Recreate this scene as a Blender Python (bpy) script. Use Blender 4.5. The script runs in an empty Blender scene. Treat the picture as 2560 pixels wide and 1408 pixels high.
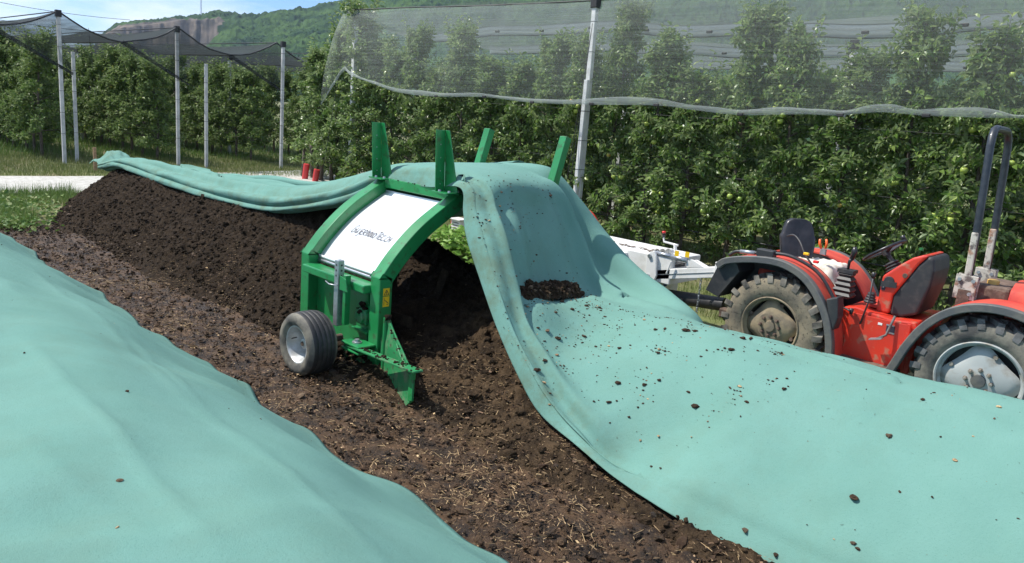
import bpy, math, random
import numpy as np
from mathutils import Vector, Matrix
R = math.radians
random.seed(7); rng = np.random.default_rng(7)
sc = bpy.context.scene
COL = sc.collection
# ------------------------------------------------------------------ camera
# world axes: X runs along the compost windrows (towards the right of the picture), Y across them (away), Z up
FPX, CAMH, ROLL = 1850.0, 2.2, R(5.0)
PITCH = math.atan((704 - 296) * math.cos(ROLL) / FPX)
def _rot(v, a): return np.array([v[0]*math.cos(a)-v[1]*math.sin(a), v[0]*math.sin(a)+v[1]*math.cos(a), v[2]])
_rt = np.array([1., 0, 0]); _up = np.array([0, math.sin(PITCH), math.cos(PITCH)]); _fw = np.array([0, math.cos(PITCH), -math.sin(PITCH)])
CR = _rot(math.cos(ROLL)*_rt + math.sin(ROLL)*_up, R(43)); CU = _rot(-math.sin(ROLL)*_rt + math.cos(ROLL)*_up, R(43)); CF = _rot(_fw, R(43))
CO = np.array([0, 0, CAMH])
cd = bpy.data.cameras.new('camera'); cam = bpy.data.objects.new('camera', cd); COL.objects.link(cam)
cd.sensor_width = 36; cd.lens = FPX/2560*36; cd.clip_start = 0.05; cd.clip_end = 6000
m = Matrix(((CR[0], CU[0], -CF[0], 0), (CR[1], CU[1], -CF[1], 0), (CR[2], CU[2], -CF[2], CAMH), (0, 0, 0, 1)))
cam.matrix_world = m; sc.camera = cam
def at(x, y, v=None, u=None, z=None):
    """world point seen at photo pixel x,y on the plane Y=v, X=u or Z=z"""
    d = CF + CR*(x-1280)/FPX - CU*(y-704)/FPX
    if v is not None: t = (v-CO[1])/d[1]
    elif u is not None: t = (u-CO[0])/d[0]
    else: t = (z-CO[2])/d[2]
    return CO + d*t
# ------------------------------------------------------------------ light
SUN_EL, SUN_DIR = R(54), np.array([-0.80, -0.56])       # horizontal direction towards the sun
SUN_DIR = SUN_DIR/np.linalg.norm(SUN_DIR)
ts = np.array([SUN_DIR[0]*math.cos(SUN_EL), SUN_DIR[1]*math.cos(SUN_EL), math.sin(SUN_EL)])
sl = bpy.data.lights.new('sun', 'SUN'); sl.energy = 4.6; sl.angle = R(0.53); sl.color = (1, .955, .88)
so = bpy.data.objects.new('sun', sl); COL.objects.link(so); so.rotation_euler = Vector(ts).to_track_quat('Z', 'Y').to_euler()
w = bpy.data.worlds.new('World'); sc.world = w; w.use_nodes = True
nt = w.node_tree; nt.nodes.clear()
out = nt.nodes.new('ShaderNodeOutputWorld'); bg = nt.nodes.new('ShaderNodeBackground'); sky = nt.nodes.new('ShaderNodeTexSky')
sky.sky_type = 'NISHITA'; sky.sun_disc = False; sky.sun_elevation = SUN_EL; sky.sun_rotation = math.atan2(SUN_DIR[0], SUN_DIR[1])
sky.altitude = 300; sky.air_density = 1.0; sky.dust_density = .2; sky.ozone_density = 3
tint = nt.nodes.new('ShaderNodeMix'); tint.data_type = 'RGBA'; tint.blend_type = 'MULTIPLY'; tint.inputs[0].default_value = 1; tint.inputs[7].default_value = (.72, .92, 1.22, 1)
tc = nt.nodes.new('ShaderNodeTexCoord'); mp = nt.nodes.new('ShaderNodeMapping'); mp.inputs['Scale'].default_value = (1.6, 1.6, 6.5)
mp.inputs['Rotation'].default_value = (0.12, 0.08, 0.5)
ns = nt.nodes.new('ShaderNodeTexNoise'); ns.inputs['Scale'].default_value = 1.7; ns.inputs['Detail'].default_value = 8; ns.inputs['Roughness'].default_value = .58
rp = nt.nodes.new('ShaderNodeValToRGB'); rp.color_ramp.elements[0].position = .44; rp.color_ramp.elements[1].position = .64
mx = nt.nodes.new('ShaderNodeMix'); mx.data_type = 'RGBA'; mx.inputs[7].default_value = (8.4, 8.9, 9.6, 1)
nt.links.new(tc.outputs['Generated'], mp.inputs[0]); nt.links.new(mp.outputs[0], ns.inputs[0]); nt.links.new(ns.outputs[0], rp.inputs[0])
nt.links.new(rp.outputs[0], mx.inputs[0]); nt.links.new(sky.outputs[0], tint.inputs[6]); nt.links.new(tint.outputs[2], mx.inputs[6]); nt.links.new(mx.outputs[2], bg.inputs[0])
bg.inputs[1].default_value = 0.10; nt.links.new(bg.outputs[0], out.inputs[0])
vs = sc.view_settings; vs.view_transform = 'Standard'; vs.look = 'None'; vs.exposure = 0.5; vs.gamma = 1
sc.cycles.use_denoising = True; sc.cycles.transparent_max_bounces = 24; sc.cycles.max_bounces = 7
sc.cycles.diffuse_bounces = 3; sc.cycles.glossy_bounces = 3; sc.cycles.transmission_bounces = 4
# ------------------------------------------------------------------ noise
def vnoise(x, y, seed=0):
    xi = np.floor(x).astype(np.int64); yi = np.floor(y).astype(np.int64); fx = x-xi; fy = y-yi
    fx = fx*fx*(3-2*fx); fy = fy*fy*(3-2*fy)
    def h(a, b):
        n = (a*374761393 + b*668265263 + seed*1442695041) & 0xffffffff
        n = ((n ^ (n >> 13))*1274126177) & 0xffffffff
        return ((n ^ (n >> 16)) & 0xffff)/65535.0
    return (h(xi, yi)*(1-fx)+h(xi+1, yi)*fx)*(1-fy)+(h(xi, yi+1)*(1-fx)+h(xi+1, yi+1)*fx)*fy
def fbm(x, y, octs=4, seed=0, gain=.5):
    s = 0; a = 1; t = 0
    for i in range(octs):
        s = s+a*(vnoise(x*2**i+i*17.3, y*2**i-i*9.1, seed+i)-.5); t += a; a *= gain
    return s/t*2
def sst(a, b, x): t = np.clip((x-a)/(b-a), 0, 1); return t*t*(3-2*t)
# ------------------------------------------------------------------ materials
def mat(name, c, rough=.8, metal=0, spec=.5, c2=None, nscale=6, namt=1.0, lo=.4, hi=.6, bump=None, c3=None, n3=40, trans=0, coat=0, dist=.01, soil=None):
    """principled; c->c2 by noise (lo..hi), c3 fine specks; bump=[(scale,strength),...]"""
    M = bpy.data.materials.new(name); M.use_nodes = True; t = M.node_tree; b = t.nodes['Principled BSDF']
    b.inputs['Roughness'].default_value = rough; b.inputs['Metallic'].default_value = metal; b.inputs['Specular IOR Level'].default_value = spec
    b.inputs['Base Color'].default_value = (*c, 1)
    if coat: b.inputs['Coat Weight'].default_value = coat; b.inputs['Coat Roughness'].default_value = .08
    tcn = t.nodes.new('ShaderNodeTexCoord'); src = None
    def noise(s, det=6, r=.6):
        n = t.nodes.new('ShaderNodeTexNoise'); n.inputs['Scale'].default_value = s; n.inputs['Detail'].default_value = det; n.inputs['Roughness'].default_value = r
        t.links.new(tcn.outputs['Object'], n.inputs['Vector']); return n.outputs[0]
    def ramp(s, a, bb):
        r = t.nodes.new('ShaderNodeMapRange'); r.inputs[1].default_value = a; r.inputs[2].default_value = bb; t.links.new(s, r.inputs[0]); return r.outputs[0]
    def mix(f, A, B):
        n = t.nodes.new('ShaderNodeMix'); n.data_type = 'RGBA'; t.links.new(f, n.inputs[0])
        for k, q in ((6, A), (7, B)):
            if isinstance(q, tuple): n.inputs[k].default_value = (*q, 1)
            else: t.links.new(q, n.inputs[k])
        return n.outputs[2]
    if c2:
        src = mix(ramp(noise(nscale), lo, hi), c, c2)
    if c3:
        src = mix(ramp(noise(n3, 3, .5), .58, .7), src if src else c, c3)
    if src: t.links.new(src, b.inputs['Base Color'])
    if bump:
        prev = None
        for s, st in bump:
            bn = t.nodes.new('ShaderNodeBump'); bn.inputs['Strength'].default_value = st; bn.inputs['Distance'].default_value = dist
            t.links.new(noise(s, 8, .65), bn.inputs['Height'])
            if prev: t.links.new(prev, bn.inputs['Normal'])
            prev = bn.outputs[0]
        t.links.new(prev, b.inputs['Normal'])
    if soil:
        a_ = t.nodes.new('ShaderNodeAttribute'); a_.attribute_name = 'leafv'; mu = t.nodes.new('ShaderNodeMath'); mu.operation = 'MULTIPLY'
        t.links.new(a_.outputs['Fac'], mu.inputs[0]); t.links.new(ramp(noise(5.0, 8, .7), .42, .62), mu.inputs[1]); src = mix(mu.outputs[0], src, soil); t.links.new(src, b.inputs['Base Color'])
    if trans:
        tr = t.nodes.new('ShaderNodeBsdfTranslucent'); ms = t.nodes.new('ShaderNodeMixShader'); ms.inputs[0].default_value = trans
        o = t.nodes['Material Output']; tr.inputs[0].default_value = (*c, 1)
        if src: t.links.new(src, tr.inputs[0])
        t.links.new(b.outputs[0], ms.inputs[1]); t.links.new(tr.outputs[0], ms.inputs[2]); t.links.new(ms.outputs[0], o.inputs[0])
    return M
def net_mat(name, c, f, lines=60, tr=.3, lineamt=.25, axis='Z'):
    M = bpy.data.materials.new(name); M.use_nodes = True; t = M.node_tree; t.nodes.clear()
    o = t.nodes.new('ShaderNodeOutputMaterial'); tp = t.nodes.new('ShaderNodeBsdfTransparent'); d = t.nodes.new('ShaderNodeBsdfDiffuse'); tl = t.nodes.new('ShaderNodeBsdfTranslucent')
    m1 = t.nodes.new('ShaderNodeMixShader'); m2 = t.nodes.new('ShaderNodeMixShader'); m1.inputs[0].default_value = tr
    d.inputs[0].default_value = (*c, 1); tl.inputs[0].default_value = (*c, 1)
    tcn = t.nodes.new('ShaderNodeTexCoord'); mpn = t.nodes.new('ShaderNodeMapping')
    mpn.inputs['Scale'].default_value = {'Z': (.6, .6, lines), 'Y': (.35, lines, 8)}[axis]
    n = t.nodes.new('ShaderNodeTexNoise'); n.inputs['Scale'].default_value = 1; n.inputs['Detail'].default_value = 4
    r = t.nodes.new('ShaderNodeMapRange'); r.inputs[1].default_value = .3; r.inputs[2].default_value = .7
    r.inputs[3].default_value = f-lineamt/2; r.inputs[4].default_value = f+lineamt/2
    t.links.new(tcn.outputs['Object'], mpn.inputs[0]); t.links.new(mpn.outputs[0], n.inputs[0]); t.links.new(n.outputs[0], r.inputs[0])
    t.links.new(d.outputs[0], m1.inputs[1]); t.links.new(tl.outputs[0], m1.inputs[2])
    g_ = t.nodes.new('ShaderNodeNewGeometry'); dp = t.nodes.new('ShaderNodeVectorMath'); dp.operation = 'DOT_PRODUCT'; t.links.new(g_.outputs['Incoming'], dp.inputs[0]); t.links.new(g_.outputs['Normal'], dp.inputs[1])
    def mth(op, a, b=None):
        q = t.nodes.new('ShaderNodeMath'); q.operation = op
        for i_, v_ in enumerate((a, b)):
            if v_ is None: continue
            if isinstance(v_, (int, float)): q.inputs[i_].default_value = v_
            else: t.links.new(v_, q.inputs[i_])
        return q.outputs[0]
    op_ = mth('SUBTRACT', 1.0, mth('POWER', mth('SUBTRACT', 1.0, r.outputs[0]), mth('DIVIDE', 1.0, mth('MAXIMUM', mth('ABSOLUTE', dp.outputs['Value']), .09))))
    t.links.new(op_, m2.inputs[0]); t.links.new(tp.outputs[0], m2.inputs[1]); t.links.new(m1.outputs[0], m2.inputs[2]); t.links.new(m2.outputs[0], o.inputs[0])
    return M
def leaf_mat(name, ca, cb, cc, under, trans=.25, rough=.42):
    """colour from the per-leaf attribute; paler underside"""
    M = bpy.data.materials.new(name); M.use_nodes = True; t = M.node_tree; b = t.nodes['Principled BSDF']; b.inputs['Roughness'].default_value = rough; b.inputs['Specular IOR Level'].default_value = .45
    a = t.nodes.new('ShaderNodeAttribute'); a.attribute_name = 'leafv'; r = t.nodes.new('ShaderNodeValToRGB')
    e = r.color_ramp.elements; e[0].color = (*ca, 1); e[1].color = (*cc, 1); e[1].position = .96; x = e.new(.5); x.color = (*cb, 1)
    t.links.new(a.outputs['Fac'], r.inputs[0]); g = t.nodes.new('ShaderNodeNewGeometry')
    mm = t.nodes.new('ShaderNodeMix'); mm.data_type = 'RGBA'; mm.inputs[7].default_value = (*under, 1)
    mu = t.nodes.new('ShaderNodeMath'); mu.operation = 'MULTIPLY'; mu.inputs[1].default_value = .6
    t.links.new(g.outputs['Backfacing'], mu.inputs[0]); t.links.new(mu.outputs[0], mm.inputs[0]); t.links.new(r.outputs[0], mm.inputs[6]); t.links.new(mm.outputs[2], b.inputs['Base Color'])
    tr = t.nodes.new('ShaderNodeBsdfTranslucent'); ms = t.nodes.new('ShaderNodeMixShader'); ms.inputs[0].default_value = trans; o = t.nodes['Material Output']
    t.links.new(mm.outputs[2], tr.inputs[0]); t.links.new(b.outputs[0], ms.inputs[1]); t.links.new(tr.outputs[0], ms.inputs[2]); t.links.new(ms.outputs[0], o.inputs[0])
    return M
G = dict(
 green=mat('green_paint', (.012, .19, .05), .32, spec=.5, c2=(.018, .235, .07), nscale=3, c3=(.03, .12, .035), n3=18, coat=.3, bump=[(60, .05)]),
 gdirty=mat('green_paint_dusty', (.02, .21, .07), .5, c2=(.16, .2, .12), nscale=9, lo=.5, hi=.72, c3=(.045, .03, .02), n3=26, bump=[(50, .2)]),
 white_sheet=mat('white_sheet', (.82, .84, .84), .22, spec=.6, c2=(.76, .79, .8), nscale=2.2, coat=.3),
 galv=mat('galvanised_steel', (.5, .53, .55), .38, metal=.75, c2=(.38, .4, .42), nscale=30, lo=.35, hi=.65),
 rubber=mat('tyre_rubber', (.022, .022, .023), .55, c2=(.06, .055, .048), nscale=9, lo=.45, hi=.7, bump=[(60, .25)]),
 rubber_dusty=mat('dusty_tyre', (.26, .215, .145), .9, c2=(.12, .105, .08), nscale=6, lo=.4, hi=.66, c3=(.06, .05, .04), n3=30, bump=[(40, .35)]),
 rubber_side=mat('greyed_sidewall', (.19, .175, .14), .85, c2=(.06, .058, .055), nscale=7, lo=.42, hi=.64, bump=[(40, .3)]),
 rim=mat('silver_rim', (.55, .58, .6), .4, metal=.3, c2=(.42, .42, .4), nscale=14),
 rim_dusty=mat('dusty_rim', (.30, .235, .145), .85, c2=(.17, .14, .1), nscale=8, bump=[(50, .2)]),
 rim_pale=mat('pale_rim', (.36, .385, .375), .6, c2=(.24, .215, .17), nscale=7, lo=.5, hi=.7),
 red=mat('red_paint', (.60, .036, .014), .42, c2=(.5, .04, .025), nscale=4, c3=(.42, .16, .1), n3=14, coat=.15),
 redfade=mat('faded_red', (.62, .09, .05), .55, c2=(.5, .05, .035), nscale=5),
 black=mat('black_plastic', (.028, .029, .032), .5, c2=(.07, .066, .06), nscale=9, lo=.5, hi=.75),
 fender=mat('grey_rubber_fender', (.085, .088, .09), .6, c2=(.13, .125, .11), nscale=8, bump=[(60, .2)]),
 vinyl=mat('black_vinyl', (.014, .015, .018), .32, c2=(.03, .03, .033), nscale=10),
 white=mat('white_paint', (.78, .78, .75), .38, c2=(.66, .65, .6), nscale=6, lo=.5, hi=.7),
 navy=mat('dark_blue_steel', (.013, .02, .03), .42, c2=(.03, .036, .044), nscale=20, coat=.2),
 chip=mat('brown_chip', (.22, .13, .07), .8, c2=(.12, .07, .04), nscale=20),
 white_post=mat('white_concrete', (.68, .69, .67), .8, c2=(.55, .56, .55), nscale=5),
 worn=mat('worn_pale_paint', (.5, .47, .4), .6, c2=(.12, .1, .09), nscale=16, lo=.48, hi=.6, c3=(.3, .12, .05), n3=9),
 rust=mat('muddy_steel', (.09, .06, .045), .85, c2=(.16, .11, .08), nscale=14, bump=[(40, .6)]),
 cloth=mat('white_cloth', (.72, .68, .6), .9, c2=(.6, .52, .42), nscale=10),
 orange=mat('orange_plastic', (.85, .13, .02), .4), yellow=mat('yellow_sticker', (.85, .55, .02), .4), ink=mat('black_ink', (.03, .03, .05), .5),
 redcap=mat('red_plastic', (.75, .03, .03), .35), amber=mat('old_amber_cap', (.6, .36, .1), .5),
 concrete=mat('concrete', (.58, .59, .58), .8, c2=(.45, .46, .45), nscale=5, bump=[(30, .2)]),
 wood=mat('raw_wood', (.36, .24, .13), .8, c2=(.26, .17, .1), nscale=20),
 bark=mat('bark', (.15, .125, .1), .9, c2=(.085, .07, .055), nscale=18, bump=[(30, .6)]),
 guard=mat('red_tree_guard', (.6, .05, .05), .5),
 capblack=mat('black_cap', (.02, .02, .022), .6), wire=mat('dark_wire', (.05, .05, .05), .5, metal=.5),
 applem=mat('apple_skin', (.38, .46, .09), .35, c2=(.3, .42, .08), nscale=9),
 appler=mat('apple_skin_blushed', (.5, .3, .08), .35, c2=(.38, .44, .1), nscale=12),
 fleece=mat('green_fleece', (.162, .332, .280), .95, spec=.15, c2=(.182, .36, .308), nscale=2.2, lo=.35, hi=.65, c3=(.145, .31, .262), n3=160, bump=[(300, .35), (70, .22), (22, .2)], trans=.16, soil=(.15, .20, .13)),
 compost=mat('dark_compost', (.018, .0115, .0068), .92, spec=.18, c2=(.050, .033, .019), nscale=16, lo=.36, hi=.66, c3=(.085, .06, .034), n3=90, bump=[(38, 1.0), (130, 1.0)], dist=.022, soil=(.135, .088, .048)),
 mud=mat('trodden_mud', (.030, .0195, .0125), .52, spec=.32, c2=(.115, .066, .033), nscale=6, lo=.42, hi=.62, c3=(.15, .098, .05), n3=55, bump=[(30, 1.0), (110, 1.0)], dist=.016),
 clod=mat('crumb', (.04, .024, .015), .95, spec=.2, c2=(.07, .045, .028), nscale=40, bump=[(120, .8)]),
 clodpale=mat('pale_clod', (.17, .115, .07), .95, c2=(.09, .06, .035), nscale=22, bump=[(90, .9)]),
 straw=mat('straw', (.50, .35, .18), .7, c2=(.2, .12, .06), nscale=9, lo=.44, hi=.56),
 gravel=mat('pale_gravel', (.5, .49, .45), .95, c2=(.36, .35, .31), nscale=9, lo=.42, hi=.62, c3=(.62, .61, .58), n3=90, bump=[(90, .5)]),
 soil=mat('grassy_soil', (.13, .15, .045), .95, c2=(.17, .145, .075), nscale=1.4, lo=.42, hi=.62, c3=(.06, .09, .025), n3=12, bump=[(20, .6)]),
)
G['leaf'] = leaf_mat('apple_leaf', (.066, .14, .026), (.145, .25, .046), (.33, .42, .13), (.28, .34, .19), .40, .32)
G['leaf_far'] = leaf_mat('far_apple_leaf', (.08, .155, .03), (.16, .26, .05), (.30, .37, .1), (.2, .26, .14), .38, .5)
G['grass'] = leaf_mat('grass_blade', (.10, .15, .03), (.18, .22, .06), (.34, .31, .14), (.12, .17, .05), .3, .6)
G['grass_green'] = leaf_mat('green_grass_blade', (.07, .15, .03), (.14, .24, .05), (.26, .30, .1), (.1, .18, .04), .3, .6)
G['weed'] = leaf_mat('lettuce_leaf', (.12, .26, .03), (.2, .38, .06), (.3, .46, .1), (.2, .34, .08), .35, .5)
G['net'] = net_mat('pale_hail_net', (.66, .72, .69), .085, 75, .4, .07)
G['net_band'] = net_mat('doubled_pale_net', (.62, .68, .66), .36, 60, .45, .2)
G['net_roof'] = net_mat('pale_roof_net', (.20, .235, .225), .20, 14, .35, .10, 'Y')
G['roof_band'] = net_mat('doubled_roof_net', (.75, .80, .78), .93, 40, .5, .25, 'Y')
G['net_dark'] = net_mat('black_hail_net', (.075, .088, .092), .19, 26, .3, .08)
G['net_dark_fold'] = net_mat('folded_black_net', (.03, .035, .037), .8, 40, .2, .2)
# ------------------------------------------------------------------ mesh tools
class MB:
    def __init__(s): s.v = []; s.f = []; s.mi = []
    def add(s, V, F, mi=0):
        n = len(s.v); s.v += [tuple(map(float, p)) for p in V]; s.f += [tuple(i+n for i in f) for f in F]; s.mi += [mi]*len(F); return s
    def box(s, c, d, rot=None, mi=0):
        x, y, z = [q/2 for q in d]; V = [(a*x, b*y, e*z) for a in (-1, 1) for b in (-1, 1) for e in (-1, 1)]
        if rot is not None: V = [tuple(rot @ Vector(p)) for p in V]
        V = [(p[0]+c[0], p[1]+c[1], p[2]+c[2]) for p in V]
        return s.add(V, [(0, 1, 3, 2), (4, 6, 7, 5), (0, 4, 5, 1), (2, 3, 7, 6), (0, 2, 6, 4), (1, 5, 7, 3)], mi)
    def prism(s, uz, v0, v1, mi=0):
        """polygon in X,Z extruded along Y"""
        n = len(uz); V = [(p[0], v0, p[1]) for p in uz]+[(p[0], v1, p[1]) for p in uz]
        return s.add(V, [tuple(range(n-1, -1, -1)), tuple(range(n, 2*n))]+[(i, (i+1) % n, (i+1) % n+n, i+n) for i in range(n)], mi)
    def beam(s, a, b, w, h=None, mi=0, up=(0, 0, 1)):
        h = h or w; a = Vector(a); b = Vector(b); d = (b-a).normalized(); x = d.cross(Vector(up)).normalized(); y = x.cross(d)
        V = [p+x*(i*w/2)+y*(j*h/2) for p in (a, b) for i, j in ((-1, -1), (1, -1), (1, 1), (-1, 1))]
        return s.add(V, [(0, 1, 2, 3), (7, 6, 5, 4), (0, 4, 5, 1), (1, 5, 6, 2), (2, 6, 7, 3), (3, 7, 4, 0)], mi)
    def tube(s, pts, r, n=8, mi=0, cap=True):
        P = [Vector(p) for p in pts]; rs = r if isinstance(r, (list, tuple)) else [r]*len(P); V = []; x = None
        for i, p in enumerate(P):
            d = (P[min(i+1, len(P)-1)]-P[max(i-1, 0)]).normalized()
            if x is None: x = d.orthogonal().normalized()
            x = (x-d*x.dot(d)).normalized(); y = d.cross(x)
            V += [p+(x*math.cos(2*math.pi*k/n)+y*math.sin(2*math.pi*k/n))*rs[i] for k in range(n)]
        F = [(i*n+k, i*n+(k+1) % n, (i+1)*n+(k+1) % n, (i+1)*n+k) for i in range(len(P)-1) for k in range(n)]
        if cap: F += [tuple(range(n-1, -1, -1)), tuple(range((len(P)-1)*n, len(P)*n))]
        return s.add(V, F, mi)
    def lathe(s, prof, c, axis='Y', n=32, mi=0, closed=False):
        """prof: (radius, axial) pairs"""
        V = []
        for r, a in prof:
            for k in range(n):
                t = 2*math.pi*k/n; q = (r*math.cos(t), a, r*math.sin(t)) if axis == 'Y' else ((a, r*math.cos(t), r*math.sin(t)) if axis == 'X' else (r*math.cos(t), r*math.sin(t), a))
                V.append((q[0]+c[0], q[1]+c[1], q[2]+c[2]))
        m_ = len(prof); F = [(i*n+k, i*n+(k+1) % n, ((i+1) % m_)*n+(k+1) % n, ((i+1) % m_)*n+k) for i in range(m_ if closed else m_-1) for k in range(n)]
        return s.add(V, F, mi)
    def grid(s, P, mi=0, closeu=False):
        P = np.asarray(P); a, b = P.shape[:2]; V = P.reshape(-1, 3)
        return s.add(V, [(i*b+j, (i+1)*b+j, (i+1)*b+j+1, i*b+j+1) for i in range(a-1) for j in range(b-1)], mi)
    def build(s, name, mats, parent=None, smooth=False, bevel=0, solid=0, angle=None, seg=2):
        me = bpy.data.meshes.new(name); me.from_pydata(s.v, [], s.f)
        for q in (mats if isinstance(mats, (list, tuple)) else [mats]): me.materials.append(G[q] if isinstance(q, str) else q)
        if any(s.mi): me.polygons.foreach_set('material_index', s.mi)
        if smooth: me.polygons.foreach_set('use_smooth', [True]*len(me.polygons))
        me.update(); o = bpy.data.objects.new(name, me); COL.objects.link(o)
        if parent: o.parent = parent
        if solid: md = o.modifiers.new('solid', 'SOLIDIFY'); md.thickness = solid; md.offset = 0
        if bevel: md = o.modifiers.new('bevel', 'BEVEL'); md.width = bevel; md.segments = seg; md.limit_method = 'ANGLE'; md.angle_limit = R(35)
        if angle and smooth:
            me.set_sharp_from_angle(angle=R(angle))
        return o
def fastmesh(name, V, F, mats, parent=None, smooth=True, attr=None, mi=None):
    """V (n,3), F (m,k) arrays"""
    me = bpy.data.meshes.new(name); V = np.asarray(V, np.float32); F = np.asarray(F, np.int32); k = F.shape[1]
    me.vertices.add(len(V)); me.vertices.foreach_set('co', V.ravel()); me.loops.add(F.size); me.loops.foreach_set('vertex_index', F.ravel())
    me.polygons.add(len(F)); me.polygons.foreach_set('loop_start', np.arange(0, F.size, k, dtype=np.int32)); 
    for q in (mats if isinstance(mats, (list, tuple)) else [mats]): me.materials.append(G[q] if isinstance(q, str) else q)
    if mi is not None: me.polygons.foreach_set('material_index', np.asarray(mi, np.int32))
    me.update(calc_edges=True); me.polygons.foreach_set('use_smooth', np.full(len(F), smooth))
    if attr is not None: a = me.attributes.new('leafv', 'FLOAT', 'POINT'); a.data.foreach_set('value', np.asarray(attr, np.float32))
    o = bpy.data.objects.new(name, me); COL.objects.link(o)
    if parent: o.parent = parent
    return o
def gridfaces(a, b):
    i, j = np.meshgrid(np.arange(a-1), np.arange(b-1), indexing='ij'); q = (i*b+j).ravel()
    return np.stack([q, q+b, q+b+1, q+1], 1)
def tag(o, label=None, cat=None, group=None, kind=None):
    for k, q in (('label', label), ('category', cat), ('group', group), ('kind', kind)):
        if q: o[k] = q
    return o
def thing(name, label, cat, loc=(0, 0, 0), group=None):
    o = bpy.data.objects.new(name, None); COL.objects.link(o); o.location = loc; o.empty_display_size = .1
    return tag(o, label, cat, group)
def finish(t):
    """parts are modelled in world coordinates: keep them there under an Empty at the thing's base"""
    L = Matrix.Translation(-Vector(t.location))
    for c in t.children: c.matrix_parent_inverse = L
def spline(P, n):
    """Catmull-Rom through P (k,...) -> n samples"""
    P = np.asarray(P, float); k = len(P); Q = np.concatenate([[2*P[0]-P[1]], P, [2*P[-1]-P[-2]]]); t = np.linspace(0, k-1, n); i = np.minimum(t.astype(int), k-2); f = t-i
    f = f.reshape(-1, *([1]*(P.ndim-1))); a, b, c, d = Q[i], Q[i+1], Q[i+2], Q[i+3]
    return .5*((2*b)+(c-a)*f+(2*a-5*b+4*c-d)*f**2+(3*b-a-3*c+d)*f**3)
def normals(P):
    du = np.gradient(P, axis=0); dv = np.gradient(P, axis=1); n = np.cross(dv, du); n /= np.linalg.norm(n, axis=2, keepdims=True)+1e-9
    return n*np.where(n[..., 2:3] < -.999, -1, 1)
ORD = ['first', 'second', 'third', 'fourth', 'fifth', 'sixth', 'seventh', 'eighth', 'ninth', 'tenth', 'eleventh', 'twelfth', 'thirteenth', 'fourteenth', 'fifteenth', 'sixteenth', 'seventeenth', 'eighteenth', 'nineteenth', 'twentieth', 'twenty-first', 'twenty-second', 'twenty-third', 'twenty-fourth']
def scatter(name, tmpl, tf, pos, rotz, scale, mats, tilt=None, smooth=False, attr=None, parent=None, mi=None):
    """copy a small template mesh (V,F) many times into one mesh"""
    tv = np.asarray(tmpl, float); tf = np.asarray(tf); n = len(pos); pos = np.asarray(pos); rotz = np.asarray(rotz); scale = np.asarray(scale)
    if scale.ndim == 1: scale = np.repeat(scale[:, None], 3, 1)
    V = tv[None]*scale[:, None, :]
    if tilt is not None:
        c, s_ = np.cos(tilt)[:, None], np.sin(tilt)[:, None]; V = np.stack([V[..., 0], V[..., 1]*c-V[..., 2]*s_, V[..., 1]*s_+V[..., 2]*c], 2)
    c, s_ = np.cos(rotz)[:, None], np.sin(rotz)[:, None]
    V = np.stack([V[..., 0]*c-V[..., 1]*s_, V[..., 0]*s_+V[..., 1]*c, V[..., 2]], 2)+pos[:, None, :]
    F = (tf[None]+(np.arange(n)*len(tv))[:, None, None]).reshape(-1, tf.shape[1])
    return fastmesh(name, V.reshape(-1, 3), F, mats, parent, smooth, None if attr is None else np.repeat(attr, len(tv)), None if mi is None else np.repeat(mi, len(tf)))
# lumpy pebble template (icosphere-like)
def lump(seed, jag=.45):
    import bmesh
    bm = bmesh.new(); bmesh.ops.create_icosphere(bm, subdivisions=1, radius=1); r = np.random.default_rng(seed)
    V = np.array([v.co[:] for v in bm.verts]); V *= (1+r.uniform(-jag, jag, (len(V), 1))); V[:, 2] *= .6; V[:, 0] *= 1.35
    F = np.array([[v.index for v in f.verts] for f in bm.faces]); bm.free(); return V, F
def lump2(seed):
    import bmesh
    bm = bmesh.new(); bmesh.ops.create_icosphere(bm, subdivisions=2, radius=1); V = np.array([v.co[:] for v in bm.verts]); r = np.random.default_rng(seed)
    V *= (1+.45*fbm(V[:, :1]*1.7+3*V[:, 2:], V[:, 1:2]*1.9+V[:, 2:], 3, seed)+r.uniform(-.16, .16, (len(V), 1))); V[:, 2] *= .75; F = np.array([[v.index for v in f.verts] for f in bm.faces]); bm.free(); return V, F
# ------------------------------------------------------------------ terrain heights
def pileH(u):
    xs = [-30, -15.9, -15.2, -14.5, -13.5, -12, -9, -7.5, -6.6, -5.6, -4.9, -4.2, -3.2, -2.4, 8]
    zs = [0, 0, .28, .6, .76, .86, .98, 1.0, .94, .70, .66, .64, .72, .82, .84]
    return np.interp(u, xs, zs)
def pile_z(u, v):
    H = pileH(u); near = 3.5+.12*fbm(u*.8, u*0, 3, 3)+np.interp(u, [-15.9, -14, -12.5], [1.2, .35, 0]); c = 4.92; far = 6.4
    s = np.where(v < c, (c-v)/(c-near), (v-c)/(far-c)); s = np.clip(s, 0, 1.6)
    base = H*(1-np.sqrt(s*s+.02)+.14)/1.0
    return np.clip(base, -.2, None)
def ground_z(u, v): return .018*fbm(u*.5, v*.5, 3, 11)
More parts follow.
